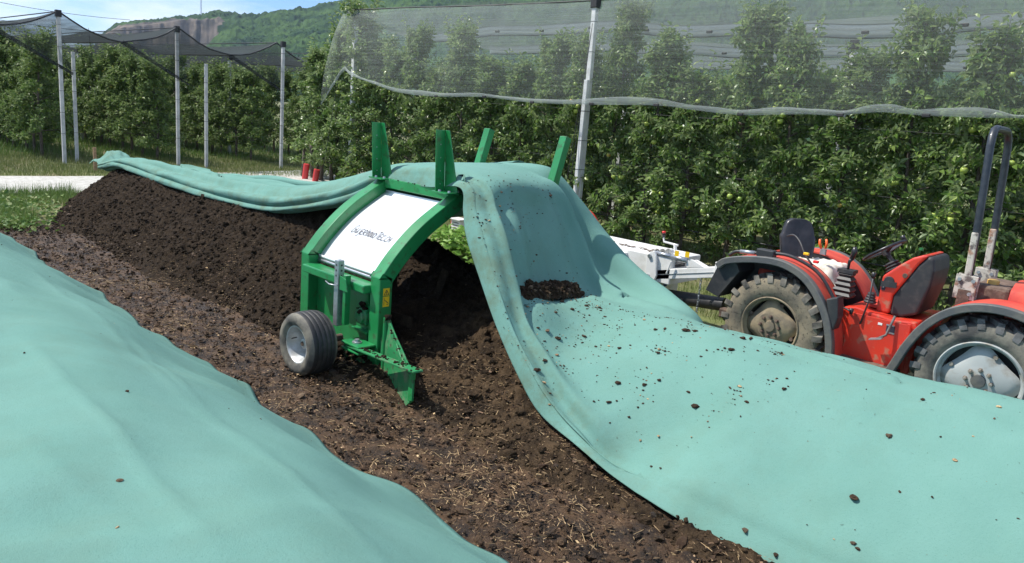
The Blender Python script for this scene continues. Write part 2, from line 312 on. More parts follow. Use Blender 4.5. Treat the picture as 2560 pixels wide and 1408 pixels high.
# ------------------------------------------------------------------ ground
def ground():
    # one sheet to the horizon
    xs = np.concatenate([[-1500, -500, -200, -100, -60], np.arange(-45, 12, .5), [20, 60, 200, 800, 1500]])
    ys = np.concatenate([[-800, -100, -20], np.arange(-6, 30, .5), [45, 80, 200, 600, 1500]])
    X, Y = np.meshgrid(xs, ys, indexing='ij'); Z = ground_z(X, Y)*(np.abs(X) < 40)*1.0-.06*((X > -13.6) & (X < 9) & (Y > -3.5) & (Y < 6.9))
    o = fastmesh('ground', np.stack([X, Y, Z], 2).reshape(-1, 3), gridfaces(*X.shape), 'soil'); tag(o, kind='structure')
    # trodden muddy pad between the windrows
    a, b = np.arange(-13.9, 1.6, .022), np.arange(1.9, 4.3, .022)
    U, V = np.meshgrid(a, b, indexing='ij')
    edge = sst(-13.9, -12.6, U+.5*fbm(V*1.3, U, 3, 5))
    rough = fbm(U*5, V*5, 5, 21, .62); rut = -.03*np.exp(-((V-3.05)/.16)**2)-.02*np.exp(-((V-2.75)/.1)**2)
    Z = .02+.03*fbm(U*1.4, V*1.4, 3, 8)+.022*rough+.016*np.abs(fbm(U*9, V*9, 3, 31, .6))+.012*np.abs(fbm(U*22, V*22, 2, 37))+rut*.6
    Z = Z*edge-(1-edge)*.06-.06*(1-sst(2.36, 2.5, V)); Z = under(U, V, Z, .03)
    o = fastmesh('muddy_ground', np.stack([U, V, Z], 2).reshape(-1, 3), gridfaces(*U.shape), 'mud'); tag(o, kind='structure')
    # coarse pad under piles and machinery side
    # gravel road crossing behind the windrows
    a, b = np.arange(-19.6, -16.2, .1), np.arange(-14, 40, .25); U, V = np.meshgrid(a, b, indexing='ij')
    e = np.minimum(U+19.35+.15*fbm(V*.7, V*0, 2, 4), -16.55+.2*fbm(V*.9, V*0+3, 3, 9)-U)
    U = U-.3*np.clip(V-6, 0, 9)
    Z = -.05+.085*sst(-.15, .15, e)+.01*fbm(U*4, V*4, 3, 2)
    o = fastmesh('gravel_road', np.stack([U, V, Z], 2).reshape(-1, 3), gridfaces(*U.shape), 'gravel'); tag(o, kind='structure')
def mudz(u, v): return .03+.03*fbm(u*1.4, v*1.4, 3, 8)
# ------------------------------------------------------------------ fleece
def wrinkle(P, amp, seed=0, su=1.0, sv=1.0):
    n = normals(P); X, Y = P[..., 0], P[..., 1]
    d = fbm(X*.9*su, Y*.9*sv, 3, 70+seed)*.6+(1-np.abs(fbm(X*1.7*su+Y*.6, Y*1.3*sv-X*.3, 3, 80+seed))*2)*.35+fbm(X*6, Y*6, 2, 90+seed)*.08
    return P+n*(d*amp)[..., None]
def front_fleece():
    def A(x, y, v): return at(x, y, v=v)
    vv = [4.28, 4.31, 4.36, 4.5, 4.8, 5.15, 5.42, 5.8, 6.35]
    rows = [[(-5.75, v_+.02, z_) for v_, z_ in zip(vv, (1.50, 1.58, 1.64, 1.68, 1.70, 1.70, 1.69, 1.66, 1.15))], [(-5.1, v_, z_) for v_, z_ in zip(vv, (1.54, 1.63, 1.70, 1.735, 1.75, 1.75, 1.745, 1.72, 1.2))],
     [A(1150, 470, 4.15), A(1172, 452, 4.18), A(1200, 462, 4.3), A(1235, 452, 4.45), A(1291, 450, 4.8), A(1347, 459, 5.2), A(1374, 455, 5.5), A(1402, 440, 5.85), (-4.9, 6.35, 1.15)],
     [A(1158, 530, 4.1), A(1188, 525, 4.08), A(1226, 530, 4.22), A(1262, 522, 4.45), A(1315, 520, 4.82), A(1374, 525, 5.25), A(1412, 528, 5.6), A(1462, 514, 6.0), (-4.8, 6.45, .8)],
     [A(1166, 595, 4.03), A(1206, 590, 4.01), A(1250, 600, 4.15), A(1290, 592, 4.42), A(1340, 592, 4.83), A(1396, 594, 5.28), A(1448, 605, 5.68), A(1517, 589, 6.1), (-4.6, 6.5, .5)],
     [A(1200, 700, 3.95), A(1238, 700, 3.92), A(1274, 706, 4.08), A(1310, 712, 4.38), A(1370, 716, 4.83), A(1432, 718, 5.3), A(1500, 705, 5.7), A(1600, 682, 6.1), (-4.2, 6.48, .2)],
     [A(1240, 815, 3.85), A(1275, 806, 3.84), A(1300, 806, 4.0), A(1350, 770, 4.28), A(1420, 752, 4.8), A(1495, 752, 5.25), A(1570, 752, 5.65), A(1680, 738, 6.05), (-3.8, 6.46, .06)],
     [A(1290, 930, 3.75), A(1325, 905, 3.76), A(1350, 897, 3.92), A(1420, 850, 4.28), A(1515, 800, 4.8), A(1608, 778, 5.22), A(1680, 778, 5.55), A(1750, 796, 5.9), (-3.3, 6.44, .03)],
     [A(1350, 1035, 3.68), A(1385, 1000, 3.72), A(1405, 985, 3.86), (-2.98, 4.3, .58), (-2.95, 4.8, .74), (-2.9, 5.22, .75), (-2.9, 5.58, .62), (-2.85, 5.92, .36), (-2.8, 6.4, .03)],
     [A(1440, 1112, 3.62), A(1462, 1078, 3.7), A(1475, 1066, 3.8), (-2.55, 4.28, .57), (-2.45, 4.8, .78), (-2.4, 5.2, .77), (-2.35, 5.58, .63), (-2.3, 5.92, .38), (-2.3, 6.38, .03)],
     [A(1530, 1188, 3.58), A(1548, 1160, 3.68), A(1562, 1150, 3.78), (-2.1, 4.28, .57), (-2.0, 4.8, .785), (-1.95, 5.2, .765), (-1.9, 5.58, .63), (-1.9, 5.92, .39), (-1.9, 6.38, .03)]]
    for u, k, hh in ((-1.85, 0, 0), (-1.35, .01, .0), (-.8, .02, .04), (-.1, .02, .08), (.8, 0, .1), (2, 0, .1), (4, 0, .05), (7, 0, .05)):
        rows.append([(u, 3.56+k, .045), (u, 3.65, .13), (u, 3.78, .26), (u+.05, 4.28, .58+hh*.5), (u+.1, 4.8, .79+hh), (u+.15, 5.2, .77+hh), (u+.2, 5.58, .64+hh*.6), (u+.2, 5.92, .4), (u+.2, 6.38, .03)])
    C = np.array([[tuple(p) for p in r] for r in rows]); n1 = 330; P = spline(C, n1); P = np.swapaxes(spline(np.swapaxes(P, 0, 1), 130), 0, 1)
    t = np.linspace(0, 1, P.shape[1])[None, :, None]*np.ones((P.shape[0], 1, 1)); r = np.linspace(0, len(C)-1, n1)[:, None]-2
    # hanging folds of the curtain, running top to bottom
    n = normals(P); T = t[..., 0]; cur = (1-sst(2.6, 5.2, r))
    fold = .010*np.sin(T*58+1.5*fbm(r*.9, T*3, 2, 5))+.028*np.sin(T*24+r*.3+1.2)*sst(0, 1.5, r)
    P = P+n*(cur*sst(-.1, 1.1, r)*fold*sst(.24, .36, T)*(1-sst(.9, 1, T)))[..., None]
    bulge = np.exp(-((T-.13)/.07)**2)*.05*(1-sst(7, 9, r))*sst(-1, .3, r); crease = -np.exp(-((T-.262)/.02)**2)*.06*(1-sst(6.5, 8.5, r))*sst(-.6, .4, r)
    P = P+n*(bulge+crease)[..., None]
    # deep diagonal fold on the shaded far flank
    P = P+n*((-.12*np.exp(-((T-.70-.01*r)/.028)**2)+.05*np.exp(-((T-.76-.01*r)/.03)**2))*(1-sst(3, 5.4, r))*sst(-.6, .8, r))[..., None]
    lay = sst(4, 6, r); Pw = wrinkle(P, .036, 1); P = P*(1-lay[..., None])+Pw*lay[..., None]
    # long low creases along the laid part
    P = P+n*(lay*(.016*np.sin(T*24+r*.8+2*fbm(r*.7, T*4, 2, 8))*sst(.2, .4, T)))[..., None]
    edge = (T < .012); P[..., 2] = np.maximum(P[..., 2], .02)
    soil = (1-sst(.22, .30, T))*(1-sst(6.5, 9, r))*.55*np.ones_like(T)+.25*np.clip(fbm(P[..., 0]*.8, P[..., 1]*.9, 3, 66)+.25, 0, 1)
    o = fastmesh('fleece_cover', P.reshape(-1, 3), gridfaces(*P.shape[:2]), 'fleece', attr=soil.ravel())
    md = o.modifiers.new('solid', 'SOLIDIFY'); md.thickness = .006; md.offset = 0
    return o, P
fleeceA, FP = front_fleece()
tag(fleeceA, 'sea green fleece cover draped over the turner and the compost in front', 'fleece cover')
# underside height of the laid fleece, so that the compost stays below it
def _undermap(P):
    H_ = np.full((460, 160), 9.0); i = ((P[..., 0]+5.0)/.03).astype(int).ravel(); j = ((P[..., 1]-3.2)/.03).astype(int).ravel(); z = P[..., 2].ravel(); k = (i >= 0) & (i < 460) & (j >= 0) & (j < 160)
    np.minimum.at(H_, (i[k], j[k]), z[k])
    for _ in range(3):
        Q = np.pad(H_, 1, constant_values=9.0); H_ = np.min([Q[1:-1, 1:-1], Q[:-2, 1:-1], Q[2:, 1:-1], Q[1:-1, :-2], Q[1:-1, 2:]], 0)
    return H_
UNDER = _undermap(FP)
def under(u, v, z, gap=.035):
    i = np.clip(((u+5.0)/.03).astype(int), 0, 459); j = np.clip(((v-3.2)/.03).astype(int), 0, 159); h = np.where((u > -5) & (v > 3.2) & (v < 7.9), UNDER[i, j], 9.0)
    return np.minimum(z, h-gap)
# ------------------------------------------------------------------ windrow of compost
def windrow():
    a, b = np.arange(-16.4, 1.4, .02), np.arange(3.2, 5.5, .02); U, V = np.meshgrid(a, b, indexing='ij')
    B = pile_z(U, V); n1 = fbm(U*3, V*3, 5, 41, .6); n2 = np.abs(fbm(U*11, V*11, 3, 51, .6)); amt = np.clip(B*6, .0, 1)
    n3 = np.abs(fbm(U*23, V*23, 2, 57, .6)); Z = B+amt*(.055*n1+.085*n2+.04*n3+.05*fbm(U*.9, V*.9, 2, 13))+.02
    Z = np.where(B <= -.1, -.12, Z)
    Z = under(U, V, Z)
    W = np.clip(V+amt*.012*fbm(U*14, V*14, 2, 61), 0, 99)
    P = np.stack([U, W, Z], 2)
    # coarse back half
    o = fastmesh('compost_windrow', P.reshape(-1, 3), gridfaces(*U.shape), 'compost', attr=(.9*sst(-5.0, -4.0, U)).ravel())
    tag(o, 'long dark brown windrow of loose compost running through the green turner', 'compost heap')
    b2 = np.arange(5.48, 6.7, .06); a2 = np.arange(-16.4, 8, .06); U, V = np.meshgrid(a2, b2, indexing='ij'); B = pile_z(U, V); Z = under(U, V, B+np.clip(B*6, 0, 1)*.05*fbm(U*3, V*3, 4, 41), .05)
    back = fastmesh('back_slope', np.stack([U, V, Z], 2).reshape(-1, 3), gridfaces(*U.shape), 'compost', o)
    # loose clumps that stand out of the slope
    V_, F_ = lump2(6); n = 11000; u = rng.uniform(-15.4, -1.0, n); v = 3.32+rng.beta(1.2, 1.5, n)*1.8
    B = pile_z(u, v); keep = B > .0; u, v, B = u[keep], v[keep], B[keep]; amt = np.clip(B*6, 0, 1); s = rng.gamma(2.4, .0045, len(u))+.005; s = s*np.where((u > -2.8) & (v < 3.8), .6, 1)
    z = under(u, v, B+amt*(.055*fbm(u*3, v*3, 5, 41, .6)+.085*np.abs(fbm(u*11, v*11, 3, 51, .6))+.05*fbm(u*.9, v*.9, 2, 13))+.026, .06)
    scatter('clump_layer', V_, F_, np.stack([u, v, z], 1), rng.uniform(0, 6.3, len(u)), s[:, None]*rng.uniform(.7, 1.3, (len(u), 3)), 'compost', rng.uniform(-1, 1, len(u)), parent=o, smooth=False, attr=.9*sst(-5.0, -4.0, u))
    # crumbs rolled out over the surface
    n = 30000; u = rng.uniform(-15.6, -1.2, n); v = 3.3+rng.beta(1.3, 1.6, n)*1.9
    B = pile_z(u, v); keep = (B > -.05); u, v, B = u[keep], v[keep], B[keep]; amt = np.clip(B*6, 0, 1)
    z = B+amt*(.055*fbm(u*3, v*3, 5, 41, .6)+.085*np.abs(fbm(u*11, v*11, 3, 51, .6))+.05*fbm(u*.9, v*.9, 2, 13))+.018; z = under(u, v, z, .05)
    V_, F_ = lump(3); s = rng.gamma(2.0, .0036, len(u))+.003
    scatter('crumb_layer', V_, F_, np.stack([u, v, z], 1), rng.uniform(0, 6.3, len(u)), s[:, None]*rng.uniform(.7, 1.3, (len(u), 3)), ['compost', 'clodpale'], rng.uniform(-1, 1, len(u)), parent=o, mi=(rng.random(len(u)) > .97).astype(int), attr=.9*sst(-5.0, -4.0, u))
windrow()
ground()
def litter():
    n = 11000; u = rng.uniform(-13, .3, n); v = rng.uniform(2.46, 3.75, n); V_, F_ = lump2(5); s = rng.gamma(1.5, .0038, n)+.0025
    big = rng.random(n) > .992; s = np.where(big, s*2.1, s)
    o = scatter('compost_crumbs', V_, F_, np.stack([u, v, under(u, v, np.maximum(mudz(u, v), pile_z(u, v)+.02)+s*.3, .03)], 1), rng.uniform(0, 6.3, n), s[:, None]*rng.uniform(.6, 1.4, (n, 3))*[1, 1, .65], ['clod', 'clodpale', 'mud'], rng.uniform(-1, 1, n), mi=rng.choice([0, 1, 2], n, p=[.44, .02, .54]), smooth=False)
    tag(o, 'loose compost crumbs and clods trodden into the muddy ground', 'compost crumbs', kind='stuff')
    # straw: bent thin stalks, clustered
    T = np.array([(-.5, -.5, 0), (-.5, .5, 0), (0, -.5, .12), (0, .5, .12), (.5, -.5, 0), (.5, .5, 0), (-.5, 0, -.5), (0, 0, -.4), (.5, 0, -.5)]); F = np.array([(0, 2, 3, 1), (2, 4, 5, 3), (0, 6, 7, 2), (2, 7, 8, 4)])
    c = 90; cu = rng.uniform(-9, .3, c); cv = rng.uniform(2.5, 3.9, c); k = rng.integers(0, c, 6500)
    u = cu[k]+rng.normal(0, .22, len(k)); v = cv[k]+rng.normal(0, .13, len(k))
    u = np.concatenate([u, rng.uniform(-12.5, .5, 1300), rng.uniform(-4.2, -1.2, 500)]); v = np.concatenate([v, rng.uniform(2.3, 3.8, 1300), rng.uniform(3.5, 4.3, 500)]); n = len(u)
    L = rng.gamma(1.1, .019, n)+.006; wd = rng.uniform(.0007, .0032, n)
    o = scatter('straw_litter', T, F, np.stack([u, v, under(u, v, np.maximum(mudz(u, v), pile_z(u, v)+.035)+.018, .03)], 1), rng.uniform(0, 6.3, n), np.stack([L, wd, wd*2.2], 1), 'straw', rng.normal(0, .3, n))
    n = 9000; u = rng.uniform(-11, .4, n); v = rng.uniform(2.48, 3.9, n); kk = vnoise(u*2.2, v*3.5, 61) > .36; u, v = u[kk], v[kk]; n = len(u); L = rng.gamma(2, .004, n)+.003
    scatter('straw_chips', T, F, np.stack([u, v, under(u, v, np.maximum(mudz(u, v), pile_z(u, v)+.035)+.016, .03)], 1), rng.uniform(0, 6.3, n), np.stack([L, L*rng.uniform(.15, .6, n), L*.4], 1), ['straw', 'chip'], rng.normal(0, .4, n), parent=o, mi=rng.choice([0, 1], n, p=[.3, .7]))
    tag(o, 'short broken yellow straw scattered over the dark muddy strip', 'straw', kind='stuff')
litter()
def bunched():
    """the bunched strip on the ridge behind, rising over the machine"""
    cr = [(-15.3, 4.95, .66), (-14.3, 5.0, .86), (-12.3, 5.0, .98), (-10.6, 5.0, 1.04), (-9.2, 5.0, 1.12), (-8.0, 5.0, 1.20), (-7.3, 5.0, 1.36), (-6.7, 5.0, 1.50), (-6.0, 5.1, 1.66), (-5.45, 5.1, 1.68)]
    ne = [(-15.25, 4.8, .62), (-13.9, 4.7, .80), (-11.97, 4.55, .80), (-10.3, 4.45, .80), (-9.11, 4.42, .82), (-8.09, 4.4, .90), (-7.06, 4.35, 1.10), (-6.46, 4.36, 1.26), (-6.02, 4.4, 1.44), (-5.5, 4.42, 1.50)]
    fa = [(p[0], 5.95 if p[0] > -9 else 5.5, p[2]-(-.03 if p[0] > -5.9 else .05 if p[0] > -6.2 else .12 if p[0] > -7.5 else .3)) for p in cr]; fb = [(p[0], 6.45 if p[0] > -7 else 5.8, p[2]-(.55 if p[0] > -7 else .55)) for p in cr]
    rows = []
    for i in range(len(cr)):
        a, b = np.array(ne[i]), np.array(cr[i]); dn = np.array([0, .12, -.05])
        rows.append([a+dn, a, a*.8+b*.2+[0, -.08, .06], a*.5+b*.5+[0, 0, .09], a*.2+b*.8+[0, 0, .03], b, np.array(fa[i])*.5+b*.5+[0, 0, .04], np.array(fa[i]), np.array(fb[i])])
    P = spline(np.array(rows), 320); P = np.swapaxes(spline(np.swapaxes(P, 0, 1), 90), 0, 1)
    n = normals(P); X = P[..., 0]; T = np.linspace(0, 1, 90)[None, :]*np.ones((320, 1))
    fold = (1-2*np.abs(np.sin(T*25+.7*fbm(X*.5, T*2, 3, 6)+X*.17))**.8)*.036+.05*fbm(X*.45, T*7, 3, 12)+.02*(1-2*np.abs(fbm(X*.8, T*16, 3, 22)))
    P = P+n*(fold*np.clip(T*8, 0, 1)*(.5+.5*sst(-15.2, -13, X))*(1-.8*sst(-6.4, -5.5, X)))[..., None]
    o = fastmesh('folded_strip', P.reshape(-1, 3), gridfaces(*P.shape[:2]), 'fleece', fleeceA, attr=(.65*(1-sst(.15, .5, T))).ravel())
    md = o.modifiers.new('solid', 'SOLIDIFY'); md.thickness = .006; md.offset = 0
    # crumpled free tail at the far end
    a = np.linspace(0, 1, 26); U, V = np.meshgrid(a, a, indexing='ij'); q = at(285, 415, v=4.95)
    P = np.stack([q[0]-.75+U*1.2, 4.75+V*.55, .70+.24*np.sin(U*3.1)*np.sin(V*3)+.09*fbm(U*5, V*5, 3, 3)+.02], 2)
    fastmesh('crumpled_end', P.reshape(-1, 3), gridfaces(26, 26), 'fleece', fleeceA, attr=np.full(676, .5))
bunched()
def near_fleece():
    us = np.arange(-15, 2.6, .035); vsn = np.linspace(-1.6, 2.56, 150); U, V = np.meshgrid(us, vsn, indexing='ij')
    toe = 2.47+.05*fbm(U*1.0, U*0, 3, 33)+.035*np.sin(U*4.1+.8)*np.sin(U*1.7)
    T = (V+1.6)/(4.16); Y = -1.6+T*(toe+1.6)
    s = np.clip((toe-Y)/(toe-.75), 0, 1.3); z = .93*(1-(1-np.clip(s, 0, 1))**1.35)*sst(-.1, 1.0, s*1.0+.12)
    z = .07+np.where(Y < .75, .93*1-.25*((.75-Y)/2.3)**2, .93*(np.sin(np.clip(s, 0, 1)*1.571)**1.15))*(.96+.05*fbm(U*.4, V*.3, 2, 2))
    P = np.stack([U, Y, z], 2); n = normals(P); n *= np.where(n[..., 2:3] < 0, -1, 1)
    d = .030*fbm(U*.8, Y*1.2, 3, 71)+.027*(1-2.2*np.abs(fbm(U*1.1-Y*.5, Y*.7+U*.25, 3, 77)))*sst(0, 1.4, toe-Y+.25)+.012*np.sin((U*1.0+Y*2.1)*3.2+2*fbm(U, Y, 2, 5))*sst(0, .6, toe-Y)
    fl = .03*np.sin(U*7.5+2*fbm(U*1.6, U*0, 2, 9))*np.exp(-((toe-Y)/.35)**2)
    for (xa, ya), (xb, yb), h_ in (((95, 950), (455, 1408), .018), ((60, 640), (700, 1200), .009), ((330, 820), (900, 1380), .010), ((0, 1180), (260, 1408), .008)):
        a_, b_ = at(xa, ya, z=.8)[:2], at(xb, yb, z=.8)[:2]; q = (b_-a_)/np.linalg.norm(b_-a_); dist = (U-a_[0])*-q[1]+(Y-a_[1])*q[0]+.03*fbm(U*1.5, Y*1.5, 2, 3); al = (U-a_[0])*q[0]+(Y-a_[1])*q[1]
        d = d+h_*np.exp(-np.abs(dist)/.03)*sst(-.4, .3, al)*(1-sst(np.linalg.norm(b_-a_)-.2, np.linalg.norm(b_-a_)+.5, al))
    P = P+n*(d+fl*.6)[..., None]
    # seam between two fleece widths
    P[..., 2] = np.maximum(P[..., 2], .055)
    o = fastmesh('fleece_cover', P.reshape(-1, 3), gridfaces(*U.shape), 'fleece', attr=(.22*np.clip(fbm(U*.7, V*.9, 3, 55)+.3, 0, 1)+.3*np.exp(-((toe-Y)/.12)**2)).ravel()); md = o.modifiers.new('solid', 'SOLIDIFY'); md.thickness = .006; md.offset = 0
    tag(o, 'smooth sea green fleece cover over the covered windrow nearest the viewer', 'fleece cover')
    return P
NP_ = near_fleece()
def debris():
    """compost flecks lying on the fleeces"""
    def pts(P, n, i0, i1, j0, j1, bias=None):
        i = rng.integers(i0, i1, n) if bias is None else (i0+(i1-i0)*rng.beta(*bias, n)).astype(int); j = rng.integers(j0, j1, n); return P[i, j]+rng.normal(0, .004, (n, 3))*[1, 1, 0]
    cl = [pts(FP, 14, i_, i_+5, j_, j_+3) for i_, j_ in zip(rng.integers(110, 200, 26), rng.integers(36, 78, 26))]
    a = np.concatenate(cl+[pts(FP, 420, 30, 110, 34, 88), pts(FP, 230, 30, 150, 6, 33), pts(FP, 520, 105, 205, 36, 80, (1.0, 2.2)), pts(FP, 260, 150, 290, 30, 90), pts(NP_, 90, 60, 400, 75, 147)]); n = len(a)
    V_, F_ = lump2(8); s = rng.gamma(1.1, .0028, n)+.0016
    el = np.stack([s*rng.uniform(.5, 1.5, n), s*rng.uniform(.4, 1, n), s*.6], 1); a[:, 2] += s*.3+.003
    o = scatter('compost_flecks', V_, F_, a, rng.uniform(0, 6.3, n), el, ['clod', 'clodpale', 'straw'], mi=rng.choice([0, 1, 2], n, p=[.8, .08, .12]))
    tag(o, 'fine dark compost flecks sprinkled over the green fleece', 'compost flecks', kind='stuff')
    n = 240; i = rng.integers(100, 290, n); j = rng.integers(34, 100, n); T = np.array([(-.5, -.5, 0), (-.5, .5, 0), (0, -.1, .5), (0, .9, .5), (.5, .2, 0), (.5, 1.2, 0)]); Lt = rng.gamma(2, .006, n)+.004
    scatter('twig_flecks', T, np.array([(0, 2, 3, 1), (2, 4, 5, 3)]), FP[i, j]+[0, 0, .005], rng.uniform(0, 6.3, n), np.stack([Lt, rng.uniform(.001, .0024, n), Lt*.08], 1), ['clod', 'straw', 'clodpale'], parent=o, mi=rng.choice([0, 1, 2], n, p=[.5, .3, .2]))
    # larger lumps one can count
    spots = [(1395, 845, 1.2), (1362, 905, .9), (1432, 775, 1.0), (1466, 768, .9), (1500, 770, .8), (1714, 830, 1.35), (1690, 832, .9), (1637, 825, .8), (1740, 828, .9), (1855, 850, 1.1), (1827, 874, 1.0), (1885, 897, .8), (1545, 962, 1.1), (1610, 962, .9), (1650, 957, .7), (1341, 925, 1.3), (1965, 928, .9), (1735, 1025, 1.3), (1959, 980, .8), (1572, 1048, .5), (1548, 870, .7), (1940, 1390, .8), (2137, 1360, .7), (2229, 1096, 1.0), (2067, 930, .7), (1318, 740, .6), (1866, 1330, 1.0), (1345, 820, .6), (1400, 735, .7)]
    base = None
    for k, (x, y, s) in enumerate(spots):
        d = CF+CR*(x-1280)/FPX-CU*(y-704)/FPX; best = None
        Q = FP.reshape(-1, 3)-CO; tt = Q@CF; px = 1280+FPX*(Q@CR)/tt; py = 704-FPX*(Q@CU)/tt; dd = (px-x)**2+(py-y)**2+tt*4; p = FP.reshape(-1, 3)[int(np.argmin(dd))]
        pale = k in (16, 23, 24, 26, 22)
        kk = 'p' if pale else 'd'
        r = np.random.default_rng(k % 5); import bmesh
        bm = bmesh.new(); bmesh.ops.create_icosphere(bm, subdivisions=2, radius=1)
        for v in bm.verts: v.co *= 1+r.uniform(-.35, .3); v.co.z *= .6; v.co.x *= 1.3
        me = bpy.data.meshes.new('compost_clod'); bm.to_mesh(me); bm.free(); me.materials.append(G['clodpale' if pale else 'clod'])
        o = bpy.data.objects.new('compost_clod', me); COL.objects.link(o); o.location = Vector(p)+Vector((0, 0, .008)); o.scale = [s*.017]*3; o.rotation_euler = (0, 0, k*1.3)
        tag(o, 'pale tan crumb lying on the smooth green fleece right of the turner' if pale else 'small dark compost clod lying on the green fleece in front of the turner', 'clod', 'compost clods on the fleece')
    # heap pushed up against the curtain
    a = np.linspace(-1, 1, 70); U, V = np.meshgrid(a, a, indexing='ij'); c0 = at(1285, 722, v=4.22); c1 = at(1436, 716, v=5.28); mid = (c0+c1)/2; dr = (c1-c0)/2; pr = np.array([.9, -.25, 0])*.17
    P = mid+U[..., None]*dr*1.08+V[..., None]*pr+np.array([.05, 0, -.03]); h = np.clip(1-U**4-V**2, -.3, 1)
    P[..., 2] += .13*h*(.8+.35*fbm(U*2.5, V*0, 2, 4))+.05*fbm(U*9, V*3, 4, 14, .65)*(h > 0)+.02*np.abs(fbm(U*20, V*6, 3, 24))-.02
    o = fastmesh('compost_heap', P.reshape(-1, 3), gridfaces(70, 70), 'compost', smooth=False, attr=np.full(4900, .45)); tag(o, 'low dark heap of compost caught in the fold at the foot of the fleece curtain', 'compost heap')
    n = 700; i = rng.integers(4, 66, n); j = rng.integers(8, 62, n); s = rng.gamma(2, .004, n)+.005
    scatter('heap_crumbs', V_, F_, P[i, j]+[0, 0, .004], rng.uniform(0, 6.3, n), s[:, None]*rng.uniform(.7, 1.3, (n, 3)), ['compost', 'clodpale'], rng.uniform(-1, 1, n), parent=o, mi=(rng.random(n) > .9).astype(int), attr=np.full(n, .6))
debris()
# ------------------------------------------------------------------ the compost turner
UF, UB, V0, V1 = -4.7, -5.9, 3.5, 6.4        # front and back frame planes, near and far leg
def arch_line(inset=0, n=22):
    """outer line of one frame, near ground -> over the top -> far ground (v,z)"""
    k = spline(np.array([(3.5, .86), (3.68, 1.075), (3.93, 1.295), (4.31, 1.53)]), n); c = (V0+V1)/2
    L = [(3.5, .07)]+[tuple(p) for p in k]; Rr = [(2*c-p[0], p[1]) for p in L[::-1]]
    P = np.array(L+Rr); 
    if inset:
        t = np.gradient(P, axis=0); t /= np.linalg.norm(t, axis=1, keepdims=True)
        P = P+np.stack([t[:, 1], -t[:, 0]], 1)*inset
        P[0, 1] = P[-1, 1] = .07
    return P
def frame_arch(u0, u1, d=.125):
    A, B = arch_line(0), arch_line(d); n = len(A); V = []
    for u in (u0, u1): V += [(u, p[0], p[1]) for p in A]+[(u, p[0], p[1]) for p in B]
    F = []
    for i in range(n-1):
        a, b, c, d_ = i, n+i, 2*n+i, 3*n+i
        F += [(a, a+1, b+1, b), (c, d_, d_+1, c+1), (a, c, c+1, a+1), (b, b+1, d_+1, d_)]
    F += [(0, n, 3*n, 2*n), (n-1, 3*n-1, 4*n-1, 2*n-1)]
    return MB().add(V, F)
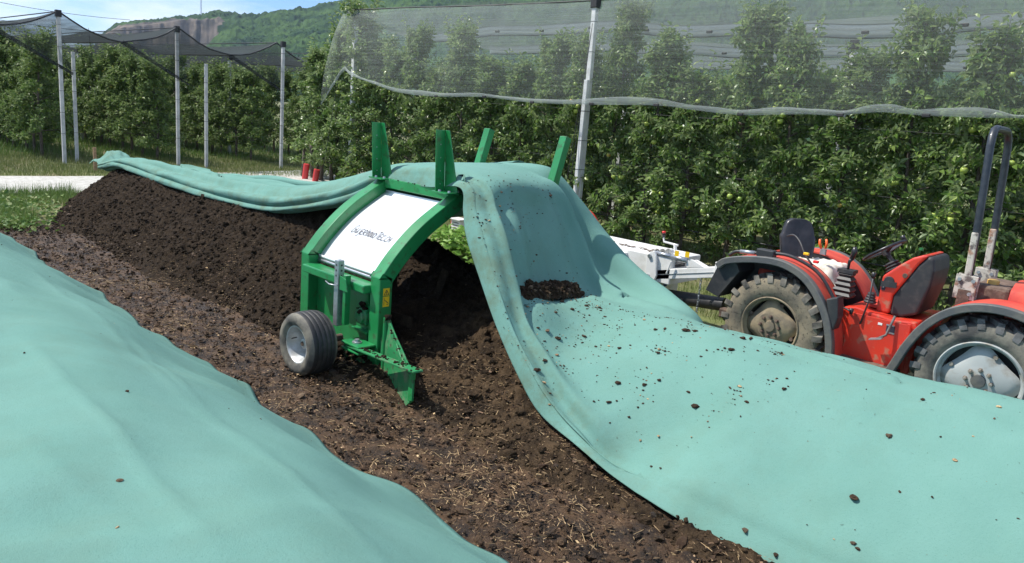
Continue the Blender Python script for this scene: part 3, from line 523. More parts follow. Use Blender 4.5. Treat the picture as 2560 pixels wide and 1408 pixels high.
def turner():
    t = thing('compost_turner', 'green compost turner arched over the windrow, white hood sheet and one small wheel', 'compost turner', (-5.3, 4.95, 0))
    P = lambda mb, name, m_, **k: mb.build(name, m_, t, **k)
    P(frame_arch(UF-.13, UF), 'arch_frame', 'green', bevel=.012)
    P(frame_arch(UB, UB+.13), 'arch_frame', 'green', bevel=.012)
    m_ = MB(); m_.box(((UF+UB)/2, 4.34, 1.50), (UF-UB-.26, .1, .09)); P(m_, 'crossbar', 'green', bevel=.008)
    m_ = MB(); m_.box(((UF+UB)/2, 5.56, 1.50), (UF-UB-.26, .1, .09)); P(m_, 'crossbar', 'green', bevel=.008)
    m_ = MB(); m_.box(((UF+UB)/2, 3.51, .745), (UF-UB-.262, .15, .07)); P(m_, 'crossbar', 'green', bevel=.01)
    m_ = MB(); m_.box(((UF+UB)/2, 3.52, .10), (UF-UB-.26, .1, .06)); P(m_, 'sill', 'gdirty', bevel=.006)
    # side plates, near and far
    for v in (3.60, 6.30):
        m_ = MB(); m_.box(((UF+UB)/2, v, .44), (UF-UB-.262, .012, .60)); m_.box((-5.02, v-.02 if v < 5 else v+.02, .42), (.16, .03, .5)); P(m_, 'side_plate', 'green', bevel=.003)
    # white hood sheet and galvanised strip under it
    K = arch_line(.10, 26)[1:27]; us = np.linspace(UB+.128, UF-.128, 8)
    G_ = np.array([[(u, p[0], p[1]) for u in us] for p in K]); o = P(MB().grid(G_), 'hood_sheet', 'white_sheet', smooth=True, solid=.004)
    K2 = arch_line(.03, 26)[1:4]; 
    G2 = np.array([[(u, p[0]-.006, p[1]-.035+.0*i) for u in us] for i, p in enumerate(arch_line(.097, 26)[1:4])]); P(MB().grid(G2), 'metal_strip', 'galv', smooth=True, solid=.003)
    # far hood half and roof under the cover
    c = (V0+V1)/2; Kf = [(2*c-p[0], p[1]) for p in K]; P(MB().grid(np.array([[(u, p[0], p[1]) for u in us] for p in Kf])), 'hood_sheet', 'white_sheet', smooth=True, solid=.004)
    P(MB().grid(np.array([[(u, v, 1.47) for u in us] for v in np.linspace(4.42, 5.48, 4)])), 'roof_plate', 'green', solid=.006)
    # writing: hand-lettered strokes on the sheet
    S = np.array(K); seg = np.linalg.norm(np.diff(S, axis=0), axis=1); cum = np.concatenate([[0], np.cumsum(seg)])
    def on(a, h, off=.0075):
        h = max(0, min(cum[-1]-1e-3, h)); v = np.interp(h, cum, S[:, 0]); z = np.interp(h, cum, S[:, 1]); v2 = np.interp(h+.01, cum, S[:, 0]); z2 = np.interp(h+.01, cum, S[:, 1])
        d = np.array([v2-v, z2-z]); d /= np.linalg.norm(d)+1e-9; return np.array([a, v-d[1]*off, z+d[0]*off])
    L = {'G': [[(.95, 1.15), (.5, 1.1), (.1, .6), (0, .1), (.35, 0), (.75, .25), (.85, .55)], [(.45, .5), (.9, .6)]],
         'u': [[(.05, .8), (0, .15), (.25, .05), (.6, .35)], [(.65, .85), (.6, .05)]],
         'j': [[(.4, .75), (.4, -.1), (0, -.35)], [(.42, 1.1), (.52, 1.25)]],
         'E': [[(.7, .8), (.1, .75), (.05, .05), (.7, .05)], [(.1, .42), (.55, .45)]],
         'R': [[(.1, 0), (.1, .8), (.6, .78), (.65, .5), (.1, .4), (.7, 0)]],
         'I': [[(.1, 0), (.12, 1.15)]], 'N': [[(.05, 0), (.05, .8), (.55, 0), (.6, .8)]],
         'O': [[(.35, .8), (.02, .45), (.15, .02), (.5, .05), (.65, .5), (.35, .8)]],
         'T': [[(.35, 0), (.38, 1.05)], [(-.1, 1.1), (1.0, 1.05)]],
         'C': [[(.7, .8), (.3, .72), (0, .3), (.15, .02), (.6, .05)]], '.': [[(.1, 0), (.2, .06)]],
         'H': [[(.05, 0), (.08, .8)], [(.6, 0), (.62, .8)], [(.05, .4), (.62, .4)]]}
    txt = [('G', 1.15), ('u', .85), ('j', .6), ('E', .85), ('R', .95), ('I', .4), ('N', .85), ('N', .9), ('O', .95), ('T', .8), ('E', .8), ('C', .75), ('.', .35), ('C', .85), ('H', .7)]
    p0 = at(884, 578, u=-5.45); sz = .074; tot = sum(q for _, q in txt); x = -5.60; stepx = (.565)/tot; h0 = .37
    V, F = [], []
    for ch, adv in txt:
        for st in L[ch]:
            pts = spline(np.array(st), max(6, 5*len(st))) if len(st) > 2 else np.array(st)
            pts = np.array([(x+(p[0]+p[1]*.10)*stepx*1.0, h0+p[1]*sz) for p in pts])
            for a, b in zip(pts[:-1], pts[1:]):
                d = b-a; nn = np.array([-d[1], d[0]])/(np.linalg.norm(d)+1e-9)*.0040; d = d/(np.linalg.norm(d)+1e-9)*.002
                q = [a-d+nn, b+d+nn, b+d-nn, a-d-nn]; n = len(V); V += [on(*p) for p in q]; F.append((n, n+1, n+2, n+3))
        x += adv*stepx
    MB().add(V, F).build('lettering', 'ink', o)
    # uprights that carry the fleece: tapering angle posts
    def upright(u, v, lean, near):
        z0, z1 = 1.535, 2.055; dv = lean; m_ = MB()
        # flange facing the travel direction and a tapering gusset behind it
        def slab(q, th): m_.add([tuple(p) for p in q]+[tuple(np.array(p)+th) for p in q], [(0, 1, 2, 3), (7, 6, 5, 4), (0, 4, 5, 1), (1, 5, 6, 2), (2, 6, 7, 3), (3, 7, 4, 0)])
        slab([(u-.15, v-.10, z0), (u-.15, v, z0), (u-.15, v+dv, z1), (u-.15, v-.10+dv, z1)], np.array([-.009, 0, 0]))
        slab([(u-.15, v, z0), (u+.02, v, z0), (u-.10, v+dv, z1), (u-.15, v+dv, z1)], np.array([0, .009, 0]))
        m_.box((u-.08, v-.05, z0+.004), (.2, .15, .012)); o = m_.build('guide_post', 'green', t, bevel=.002)
        for du, dw in ((-.12, -.08), (-.02, -.06), (-.01, .03)): MB().lathe([(.001, .014), (.012, .014), (.014, 0)], (u+du, v+dw, z0+.01), 'Z', 6).build('bolt', 'galv', o)
        for k in range(4): MB().lathe([(.0005, 0), (.0065, 0)], (u-.1495, v-.05+dv*(k*.11+.07)/.52, z0+.07+k*.11), 'X', 8).build('bolt_hole', 'galv', o)
    upright(UB+.17, 4.33, -.03, True); upright(UF+.03, 4.22, -.03, True)
    for u in (UB+.02, UF-.1):   # far side: closed tapering box posts leaning out
        m_ = MB(); m_.beam((u+.05, 5.52, 1.50), (u+.02, 5.72, 2.06), .085, .085, up=(1, 0, 0)); m_.build('guide_post', 'green', t, bevel=.004)
    # support wheel with height-adjusting leg
    wc = (-5.14, 3.0, .265)
    tyre = MB().lathe([(.155, -.105), (.19, -.128), (.235, -.125), (.258, -.095), (.263, -.06), (.2605, -.057), (.2635, -.054), (.266, -.02), (.2635, -.017), (.266, -.014), (.266, .022), (.2635, .025), (.266, .028), (.264, .062), (.261, .065), (.263, .068), (.256, .1), (.235, .13), (.19, .133), (.155, .11)], (wc[0], wc[1]+.13, wc[2]), 'Y', 56)
    # tread ribs darker, sidewall greyed
    tyre.mi = [1 if (abs((np.mean([tyre.v[i][1] for i in f]))-(wc[1]+.13)) > .1) else 0 for f in tyre.f]
    wheel = MB().lathe([(.158, -.107), (.150, -.107), (.142, -.098), (.132, -.07), (.115, -.02), (.105, .02), (.06, .03), (.045, .03), (.042, -.045), (.036, -.05), (.02, -.05), (.001, -.05)], (wc[0], wc[1]+.13, wc[2]), 'Y', 48).build('wheel', 'rim', t, smooth=True, angle=40)
    tyre.build('tyre', ['rubber', 'rubber_side'], wheel, smooth=True, angle=50)
    MB().lathe([(.001, -.062), (.016, -.060), (.020, -.05)], (wc[0], wc[1]+.13, wc[2]), 'Y', 12).build('axle_nut', 'rust', wheel)
    MB().tube([(wc[0]-.09, wc[1]+.08, wc[2]+.03), (wc[0]-.085, wc[1]+.03, wc[2]+.03)], .005).build('valve', 'black', wheel)
    MB().tube([(wc[0], 3.1, .265), (wc[0], 3.45, .265)], .03, 12).build('axle', 'rust', t)
    m_ = MB(); m_.box((-5.13, 3.40, .66), (.06, .06, .56)); o = P(m_, 'adjusting_leg', 'galv', bevel=.005)
    h = MB()
    for k in range(3):
        MB().lathe([(.0005, 0), (.009, 0)], (-5.13, 3.368, .90-k*.045), 'Y', 10).build('pin_hole', 'black', o); MB().lathe([(.0005, 0), (.009, 0)], (-5.098, 3.40, .90-k*.045), 'X', 10).build('pin_hole', 'black', o)
    m_ = MB(); m_.prism([(-5.085, .70), (-4.97, .70), (-5.0, .80), (-5.085, .82)], 3.375, 3.385); m_.box((-5.03, 3.41, .62), (.04, .05, .42)); P(m_, 'leg_bracket', 'green', bevel=.003)
    P(MB().tube([(-5.27, 3.36, .735), (-5.2, 3.35, .725), (-5.09, 3.355, .735)], .005, 6), 'locking_pin', 'galv', smooth=True)
    # bearing of the rotor
    m_ = MB(); m_.box((-4.98, 3.575, .475), (.19, .03, .2)); m_.box((-4.98, 3.56, .355), (.22, .1, .02)); o = P(m_, 'bearing_housing', 'green', bevel=.004)
    m_ = MB(); m_.lathe([(.08, 0), (.075, -.03), (.06, -.035), (.055, -.06), (.035, -.065), (.001, -.065)], (-4.98, 3.56, .475), 'Y', 20)
    for a in range(4): m_.lathe([(.016, 0), (.016, -.03), (.001, -.03)], (-4.98+.078*math.cos(a*1.571+.785), 3.56, .475+.078*math.sin(a*1.571+.785)), 'Y', 6)
    m_.build('bearing', 'gdirty', o, bevel=.003)
    # rotor with paddles inside the tunnel
    m_ = MB(); m_.tube([(-4.98, 3.62, .475), (-4.98, 6.28, .475)], .08, 14)
    for k in range(18):
        a = k*1.9; v = 3.75+k*.145; m_.beam((-4.98+.07*math.cos(a), v, .475+.07*math.sin(a)), (-4.98+.36*math.cos(a), v+.03, .475+.36*math.sin(a)), .09, .015, up=(0, 1, 0))
    P(m_, 'rotor', 'compost')
    # warning stickers on the front leg
    q = MB(); q.box((UF+.002, 3.565, .745), (.003, .062, .062)); q.box((UF+.002, 3.565, .665), (.003, .062, .085)); o = P(q, 'warning_sticker', 'yellow')
    q = MB(); c_ = np.array([UF+.0045, 3.565, .742])
    def ln(a, b, w_=.004): q.beam(c_+np.array([0, a[0], a[1]]), c_+np.array([0, b[0], b[1]]), .002, w_, up=(0, 0, 1) if abs(a[1]-b[1]) < 1e-4 else (0, 1, 0))
    ln((-.024, -.02), (.024, -.02)); ln((-.024, -.02), (0, .022)); ln((.024, -.02), (0, .022)); ln((.003, .01), (-.004, -.003), .003); ln((-.004, -.003), (.004, -.004), .003); ln((.004, -.004), (-.001, -.016), .003)
    ln((-.022, -.045), (-.022, -.105), .003); ln((-.016, -.06), (-.002, -.075), .004); ln((0, -.07), (.012, -.085), .004); ln((.004, -.10), (.02, -.10), .003); ln((.02, -.10), (.02, -.085), .003); ln((.004, -.085), (.02, -.085), .003)
    q.build('pictogram', 'ink', o)
    # hinged side wing with its bar
    lug = MB(); lug.prism([(-4.97, .285), (-4.72, .285), (-4.72, .305), (-4.97, .305)], 3.33, 3.5); lug.prism([(-4.97, .235), (-4.72, .235), (-4.72, .255), (-4.97, .255)], 3.33, 3.5); P(lug, 'hinge_lug', 'green', bevel=.008)
    P(MB().lathe([(.001, .03), (.02, .03), (.022, .012), (.04, .01), (.04, 0)], (-4.84, 3.40, .305), 'Z', 14), 'pivot_bolt', 'galv', smooth=True, angle=30)
    a = np.array([-4.95, 3.39, .262]); b = at(1046, 930, v=3.27); b = np.array([b[0], b[1], b[2]])
    bar = MB(); bar.beam(a, b, .085, .016); P(bar, 'wing_bar', 'gdirty', bevel=.004)
    top = at(968, 796, v=3.56); mid = at(1030, 940, v=3.47); tip = at(1006, 1020, v=3.45); bt = at(952, 940, v=3.56); bl = at(1024, 1000, v=3.45)
    tp = [np.array(q_) for q_ in (at(972, 800, v=3.53), at(1000, 890, v=3.43), at(1030, 935, v=3.34), at(1026, 1004, v=3.31), at(1008, 1021, v=3.325), at(952, 950, v=3.50), at(950, 850, v=3.53))]
    th = np.array([.012, .014, 0]); n_ = len(tp); w_ = MB()
    idx = [1, 2, 3, 4, 5, 6, 0]
    w_.add([tp[i] for i in range(n_)]+[tp[i]+th for i in range(n_)], [tuple(range(n_)), tuple(range(2*n_-1, n_-1, -1))]+[(i, i+n_, (i+1) % n_+n_, (i+1) % n_) for i in range(n_)])
    wing = P(w_, 'side_wing', 'gdirty', bevel=.003)
    MB().beam(tp[3]+[0, 0, .005], tp[2]+[0, 0, .0], .05, .02, up=(0, 1, 0)).build('edge_plate', 'green', wing, bevel=.003)
    MB().beam(tp[4]+[-.004, -.02, .01], tp[5]+[-.004, -.02, .01], .035, .012, up=(0, 1, 0)).build('wear_strip', 'galv' if 0 else 'gdirty', wing, bevel=.002)
    MB().beam(tp[0]+[.005, -.012, 0], tp[2]+[-.005, -.012, .02], .03, .012, up=(0, 1, 0)).build('brace', 'gdirty', wing, bevel=.002)
    MB().tube([at(965, 795, v=3.52), at(956, 965, v=3.50)], .021, 10).build('hinge_tube', 'green', wing)
    MB().tube([b+np.array([-.09, .03, -.01]), b+np.array([-.09, .03, -.09])], .017, 10).build('pin', 'green', wing)
    # compost caked on the bar, the sill, the hinge and the upper crossbar
    V_, F_ = lump2(9); C_ = [(a*(1-s_)+b*s_+np.array([0, rng.normal(0, .02), .012]), .011) for s_ in rng.uniform(.15, 1, 70)]+[(np.array([rng.uniform(-5.25, -4.85), 3.47+rng.normal(0, .02), .15+rng.uniform(0, .05)]), .03) for _ in range(26)]
    C_ += [(np.array([rng.uniform(-5.7, -4.9), 4.28+rng.normal(0, .012), 1.546]), .007) for _ in range(16)]+[(tp[0]+np.array([.01, -.02, .03])+rng.normal(0, .012, 3), .022) for _ in range(9)]+[(np.array([-4.98, 3.52, .56])+rng.normal(0, .02, 3), .02) for _ in range(9)]
    C_ += [(tp[0]*(1-s_)+tp[2]*s_+np.array([0, -.02, .01])+rng.normal(0, .006, 3), .009) for s_ in rng.uniform(0, 1, 26)]
    sz_ = np.array([c_[1] for c_ in C_])*rng.uniform(.25, 1.2, len(C_)); scatter('caked_compost', V_, F_, np.array([c_[0] for c_ in C_]), rng.uniform(0, 6, len(C_)), sz_[:, None]*rng.uniform(.7, 1.3, (len(C_), 3)), 'compost', parent=t, smooth=True)['kind'] = 'stuff'
    finish(t)
turner()
# ------------------------------------------------------------------ tractor
def prismpx(px, v0, v1, mb=None):
    pts = [at(x, y, v=v0) for x, y in px]; mb = mb or MB(); return mb.prism([(p[0], p[2]) for p in pts], v0, v1)
def arcpts(c, r0, r1, a0, a1, n=24):
    return [(c[0]+(r0)*math.cos(a0+(a1-a0)*i/n), c[1]+(r1)*math.sin(a0+(a1-a0)*i/n)) for i in range(n+1)]
def strip_uz(line, th):
    """closed polygon around a (u,z) line, thickened inwards"""
    L = np.array(line); t = np.gradient(L, axis=0); t /= np.linalg.norm(t, axis=1, keepdims=True); n = np.stack([t[:, 1], -t[:, 0]], 1)
    return [tuple(p) for p in L]+[tuple(p) for p in (L+n*th)[::-1]]
def tractor_wheel(t, u, v, mt, mr, label=None, side=-1):
    c = (u, v, .50); R0, W = .50, .14; s = side
    kf = 1.12 if mr == 'rim_pale' else 1.0
    rim = MB().lathe([(q_[0]*kf, q_[1]) for q_ in [(.285, s*.13), (.275, s*.145), (.265, s*.14), (.262, s*.11), (.245, s*.09), (.24, s*.02), (.255, -s*.05), (.26, -s*.12), (.28, -s*.13)]], c, 'Y', 48).build('wheel', mr, t, smooth=True, angle=35)
    tyre = MB().lathe([(.275*kf, s*.125), (.30*kf, s*.143), (.36, s*.152), (.42, s*.15), (.45, s*.138), (.462, s*.115), (.465, 0), (.462, -s*.115), (.45, -s*.138), (.42, -s*.15), (.36, -s*.152), (.30*kf, -s*.143), (.275*kf, -s*.125)], c, 'Y', 64)
    nl = 22
    for k in range(nl):      # chevron lugs
        for sd in (-1, 1):
            a = 2*math.pi*(k+(.5 if sd > 0 else 0))/nl; V = []
            for (w_, da) in ((.005, .17), (.07, .10), (.138, 0), (.156, -.02)):
                for rr in (.455 if w_ < .14 else .415, .503 if w_ < .13 else (.498 if w_ < .14 else .44)):
                    for dd in (-.062, .062):
                        an = a+da+dd*(1 if rr < .46 else .8); V.append((c[0]+rr*math.cos(an), c[1]+sd*w_, c[2]+rr*math.sin(an)))
            F = []
            for i in range(3):
                b0, b1 = i*4, i*4+4; F += [(b0+2, b0+3, b1+3, b1+2), (b0, b0+2, b1+2, b1), (b0+1, b1+1, b1+3, b0+3)]
            F += [(0, 1, 3, 2), (12, 14, 15, 13)]; tyre.add(V, F, 1)
    tyre.build('tyre', [mt, 'rubber_lug' if mt == 'rubber_side' else 'rubber_lug_dusty'], rim, smooth=True, angle=40)
    # wavy centre dish bolted to the rim
    pts = []; n = 48
    for i in range(n):
        a = 2*math.pi*i/n+.35; k = .5+.5*math.cos(4*(a-.35)+1.0); rd = (.200+.054*k**1.4)*kf; pts.append((u+rd*math.cos(a), .5+rd*math.sin(a)))
    d = MB(); yo = v+s*.085; V = [(p[0], yo, p[1]) for p in pts]+[(u+(p[0]-u)*.72, yo+s*.016, .5+(p[1]-.5)*.72) for p in pts]+[(u+.125*math.cos(2*math.pi*i/n+.35), yo+s*.035, .5+.125*math.sin(2*math.pi*i/n+.35)) for i in range(n)]
    F = [(i, (i+1) % n, n+(i+1) % n, n+i) for i in range(n)]+[(n+i, n+(i+1) % n, 2*n+(i+1) % n, 2*n+i) for i in range(n)]+[tuple(range(2*n, 3*n))]
    d.add(V, F); dish = d.build('wheel_dish', mr if mr != 'rim_pale' else 'rim_pale', rim, smooth=True, angle=30, solid=.008)
    m_ = MB(); m_.lathe([(.055, 0), (.05, s*.022), (.001, s*.025)], (u, yo+s*.035, .5), 'Y', 20)
    nm_ = 'rust' if mr == 'rim_dusty' else 'nutmetal'; m_.build('hub_cap', mr if mr == 'rim_dusty' else 'fender', rim, smooth=True, angle=40)
    if s < 0:
        for k in range(8):
            a = k*math.pi/4; MB().lathe([(.019, 0), (.019, s*.008), (.013, s*.008), (.013, s*.034), (.001, s*.036)], (u+.09*math.cos(a), yo+s*.035, .5+.09*math.sin(a)), 'Y', 6).build('wheel_nut', nm_, rim)
        for k in range(4):
            a = k*math.pi/2-.35; MB().lathe([(.018, 0), (.018, s*.02), (.001, s*.02)], (u+.225*math.cos(a), yo+s*.006, .5+.225*math.sin(a)), 'Y', 6).build('rim_bolt', nm_, rim)
    m_ = MB(); m_.lathe([(.24*kf, -s*.02), (.001, -s*.02)], (u, v, .5), 'Y', 24); m_.build('wheel_back', 'black', rim)
    return rim
G['nutmetal'] = mat('dull_nut', (.3, .28, .24), .6, c2=(.2, .16, .12), nscale=30)
G['rubber_lug'] = mat('worn_lug', (.13, .13, .13), .7, c2=(.05, .05, .048), nscale=9, lo=.45, hi=.65)
G['rubber_lug_dusty'] = mat('dusty_lug', (.22, .20, .165), .85, c2=(.035, .033, .03), nscale=5, lo=.42, hi=.6)
def tractor():
    t = thing('orchard_tractor', 'low red orchard tractor with black seat and tall roll bar standing beside the windrow', 'tractor', (-1.9, 7.25, 0))
    for u, v, s in ((-2.82, 6.75, -1), (-2.82, 7.75, 1)): tractor_wheel(t, u, v, 'rubber_dusty', 'rim_dusty', side=s)
    for u, v, s in ((-1.09, 6.75, -1), (-1.09, 7.75, 1)): tractor_wheel(t, u, v, 'rubber_side', 'rim_pale', side=s)
    P = lambda mb, name, m_, **k: mb.build(name, m_, k.pop('parent', t), **k)
    rearline = [(-3.44, .98), (-3.36, 1.05), (-3.2, 1.10), (-3.0, 1.135), (-2.8, 1.14), (-2.62, 1.09), (-2.48, 1.0), (-2.36, .86), (-2.27, .70), (-2.215, .52), (-2.19, .36)]
    rl = spline(np.array(rearline), 36)
    frontline = [(-1.78, .34), (-1.73, .46), (-1.66, .66), (-1.56, .85), (-1.42, 1.0), (-1.25, 1.09), (-1.05, 1.12), (-.85, 1.09), (-.68, 1.0), (-.55, .88)]
    fl = spline(np.array(frontline), 36)
    for sgn, v0 in ((1, 6.56), (-1, 7.94)):
        for line, nm in ((rl, 'rear_fender'), (fl, 'front_fender')):
            f = MB().prism(strip_uz(line, .012), v0+sgn*.02, v0+sgn*.42).build(nm, 'redfade', t, smooth=True, angle=35)
            MB().prism(strip_uz(line+np.array([0, .006]), .065), v0, v0+sgn*.075).build('rubber_edge', 'fender', f, smooth=True, angle=35, bevel=.008)
            if sgn > 0 and nm == 'rear_fender':
                MB().prism([(-3.42, .98), (-3.25, 1.05), (-3.2, .95), (-3.38, .66), (-3.52, .7)], v0+.05, v0+.38).build('mud_flap', 'black', f)
                # inner wheel arch wall
            iw = [tuple(p) for p in line]+([(-2.3, .36), (-3.3, .6)] if nm == 'rear_fender' else [(-.6, .5), (-1.7, .4)])
            if nm == 'rear_fender': MB().prism(iw, v0+sgn*.40, v0+sgn*.415).build('inner_panel', 'black', f)
    # hydraulic hose, clamp and coupling on the near rear fender
    hp = [(-3.35, 6.66, 1.08), (-3.28, 6.66, 1.13), (-3.15, 6.66, 1.14), (-3.0, 6.66, 1.165), (-2.8, 6.68, 1.185), (-2.62, 6.70, 1.14), (-2.48, 6.72, 1.06), (-2.36, 6.73, .92), (-2.27, 6.73, .78)]
    P(MB().tube(spline(np.array(hp), 40), .016, 8), 'hose', 'black', smooth=True)
    P(MB().box((-2.98, 6.66, 1.17), (.17, .09, .07)), 'hose_clamp', 'black', bevel=.01); P(MB().tube([(-3.24, 6.66, 1.137), (-3.09, 6.66, 1.15)], .02, 10), 'coupling', 'galv', smooth=True)
    P(MB().prism([(-2.34, .88), (-2.24, .92), (-2.21, .74), (-2.23, .62), (-2.27, .66)], 6.58, 6.72), 'fender_cap', 'black', bevel=.01)
    # chassis tunnel and red side panels
    m_ = MB(); m_.prism([(-2.32, .36), (-2.26, .80), (-2.16, .82), (-1.86, .78), (-1.66, .80), (-1.62, .70), (-1.64, .34)], 6.84, 7.66); P(m_, 'side_panel', 'red', bevel=.012)
    m_ = MB(); m_.box((-1.94, 6.82, .57), (.52, .012, .40)); m_.box((-1.70, 6.818, .60), (.03, .02, .36)); P(m_, 'cover_plate', 'red', bevel=.003)
    P(MB().box((-1.95, 6.70, .36), (.50, .28, .03)), 'footboard', 'rust', bevel=.006); P(MB().box((-1.95, 7.80, .36), (.50, .28, .03)), 'footboard', 'rust', bevel=.006)
    P(MB().box((-1.97, 6.56, .345), (.46, .02, .05)), 'tread_plate', 'galv', bevel=.003)
    P(MB().box((-1.96, 7.25, .48), (2.3, .36, .26)), 'axle_beam', 'rust', bevel=.02)
    P(MB().box((-1.98, 7.25, .83), (.3, .5, .03)), 'tunnel_cover', 'redfade', bevel=.008)
    # dash / steering console
    red = [(2188, 779), (2206, 690), (2228, 676), (2250, 662), (2282, 645), (2309, 638), (2322, 641), (2297, 662), (2252, 716), (2232, 740), (2222, 785)]
    bl = [(2222, 786), (2232, 740), (2252, 716), (2297, 662), (2322, 641), (2336, 648), (2336, 680), (2325, 720), (2292, 788), (2250, 794)]
    P(prismpx(red, 6.98, 7.50), 'dash_cowl', 'red', bevel=.02, seg=3); P(prismpx(bl, 6.99, 7.49), 'dash_back', 'black', bevel=.025, seg=3)
    q = at(2222, 704, v=6.97); P(MB().lathe([(.001, -.012), (.04, -.01), (.045, 0)], (q[0], 6.978, q[2]), 'Y', 20), 'pivot_plate', 'black')
    q2 = at(2262, 690, v=6.97); P(MB().lathe([(.001, -.003), (.018, -.004), (.022, 0)], (q2[0], 6.978, q2[2]), 'Y', 14), 'key_hole', 'rust')
    P(MB().beam((q[0]-.06, 6.965, q[2]-.03), (q[0]+.07, 6.965, q[2]-.02), .05, .008, up=(0, 1, 0)), 'latch', 'black')
    q = at(2208, 719, v=6.975); P(MB().box((q[0], 6.976, q[2]), (.035, .004, .045)), 'sticker', 'ink'); P(MB().box((q[0], 6.9735, q[2]+.008), (.012, .002, .012)), 'sticker_mark', 'white')
    for x, y, w_, h_, mm_ in ((2200, 810, .035, .02, 'white'), (2226, 823, .07, .055, 'ink'), (2226, 814, .065, .012, 'galv'), (2226, 833, .065, .012, 'galv')):
        q = at(x, y, v=6.81); P(MB().box((q[0], 6.812-(.002 if mm_ == 'galv' else 0), q[2]), (w_, .003, h_)), 'data_plate', mm_)
    P(MB().lathe([(.02, 0), (.02, .02), (.001, .02)], (-1.80, 7.1, 1.385), 'Z', 14), 'filler_cap', 'green')
    # steering column, bellows, wheel
    sc_, sn = (-.6, .8), None; c = np.array([-2.135, 7.25, 1.315]); ax = np.array([-.60, 0, .80]); x_ = np.array([.8, 0, .6]); y_ = np.array([0, 1., 0])
    ring = [c+x_*.19*math.cos(a)+y_*.19*math.sin(a) for a in np.linspace(0, 2*math.pi, 41)]
    sw = P(MB().tube(ring, .014, 10, cap=False), 'steering_wheel', 'vinyl', smooth=True)
    m_ = MB()
    for a in (math.pi, .9, -.9): m_.beam(c-ax*.03, c+x_*.19*math.cos(a)+y_*.19*math.sin(a), .03, .008)
    m_.tube([c-ax*.05, c+ax*.01], .035, 14); m_.build('spoke', 'black', sw)
    P(MB().tube([c+x_*.19+ax*.005, c+x_*.19+ax*.05], [.016, .022], 10), 'steering_knob', 'vinyl', smooth=True)
    P(MB().tube([c-ax*.02, c-ax*.3+np.array([.04, 0, 0])], .022, 10), 'steering_column', 'black')
    base = c-ax*.12; bp = []; br = []
    for k in range(12): bp.append(base-ax*(.014*k)); br.append(.05+.004*k+(.012 if k % 2 else -.004))
    P(MB().tube(bp, br, 16), 'steering_bellows', 'black', smooth=True, angle=20)
    # seat
    sb = []
    for i, z in enumerate(np.linspace(1.06, 1.47, 18)):
        f = (z-1.06)/.41; wd = (.145+.03*math.sin(f*2.4)) if f < .60 else .105+.055*math.cos((f-.60)/.40*1.5); wd = max(wd, .1)*(1-.35*max(0, (f-.93)/.07)**2); cu = -2.90-.11*f
        row = []
        for a in np.linspace(0, 2*math.pi, 25)[:-1]:
            ca, sa = math.cos(a), math.sin(a); k = abs(ca)**.5*np.sign(ca); q = abs(sa)**.6*np.sign(sa)
            dimple = .02*(1-abs(q))*(1 if ca > 0 else 0)-(.018*math.exp(-((abs(q)-.55)/.12)**2) if ca > 0 and f < .7 else 0)
            row.append((cu+.055*k-dimple*.8, 7.25+wd*q, z))
        sb.append(row+[row[0]])
    ra = R(-48); sb = [[(-2.95+(x0-(-2.95))*math.cos(ra)-(y0-7.25)*math.sin(ra), 7.25+(x0-(-2.95))*math.sin(ra)+(y0-7.25)*math.cos(ra), z0) for x0, y0, z0 in row] for row in sb]
    m_ = MB().grid(sb); m_.add(sb[-1][:-1], [tuple(range(24))]); m_.add(sb[0][:-1], [tuple(range(23, -1, -1))])
    seat = P(m_, 'seat_back', 'vinyl', smooth=True)
    m_ = MB(); m_.box((-2.72, 7.25, 1.03), (.42, .46, .1)); P(m_, 'seat_cushion', 'vinyl', bevel=.03, seg=3)
    gx = np.linspace(-1, 1, 26); U, V = np.meshgrid(gx, gx, indexing='ij'); Zc = 1.09+.025*fbm(U*2, V*2, 3, 5)-.10*sst(.75, 1, np.abs(V))-.13*sst(.7, 1, U)+.03*np.abs(fbm(U*5, V*3, 2, 9))
    fastmesh('seat_cloth', np.stack([-2.70+U*.27, 7.25+V*.28, Zc], 2).reshape(-1, 3), gridfaces(26, 26), 'cloth', t)
    P(MB().box((-2.75, 7.25, .9), (.35, .4, .18)), 'seat_base', 'redfade', bevel=.02)
    m_ = MB(); m_.box((-2.92, 7.25, .86), (.5, .62, .22)); P(m_, 'rear_platform', 'redfade', bevel=.03)
    # bellows with joystick
    q = at(2115, 700, v=6.98); m_ = MB()
    for k in range(5):
        z0 = q[2]-.16+k*.048; w0 = .17-.012*k; m_.add([(q[0]+a_*w_/2, 6.98+b_*w_/2, z) for z, w_ in ((z0, w0-.03), (z0+.024, w0), (z0+.048, w0-.035)) for a_, b_ in ((-1, -1), (1, -1), (1, 1), (-1, 1))], [(i+j*4, (i+1) % 4+j*4, (i+1) % 4+j*4+4, i+j*4+4) for j in range(2) for i in range(4)])
    m_.box((q[0], 6.98, q[2]+.085), (.14, .13, .03)); P(m_, 'lever_bellows', 'black')
    j0 = (q[0]-.0, 6.98, q[2]+.1); P(MB().tube([j0, (q[0]+.0, 6.98, q[2]+.17), (q[0]+.015, 6.98, q[2]+.2)], [.012, .014, .02], 8), 'joystick', 'vinyl', smooth=True)
    P(MB().tube([(q[0]+.015, 6.98, q[2]+.2), (q[0]+.03, 6.98, q[2]+.27), (q[0]+.025, 6.98, q[2]+.31)], [.022, .026, .018], 10), 'joystick_grip', 'vinyl', smooth=True)
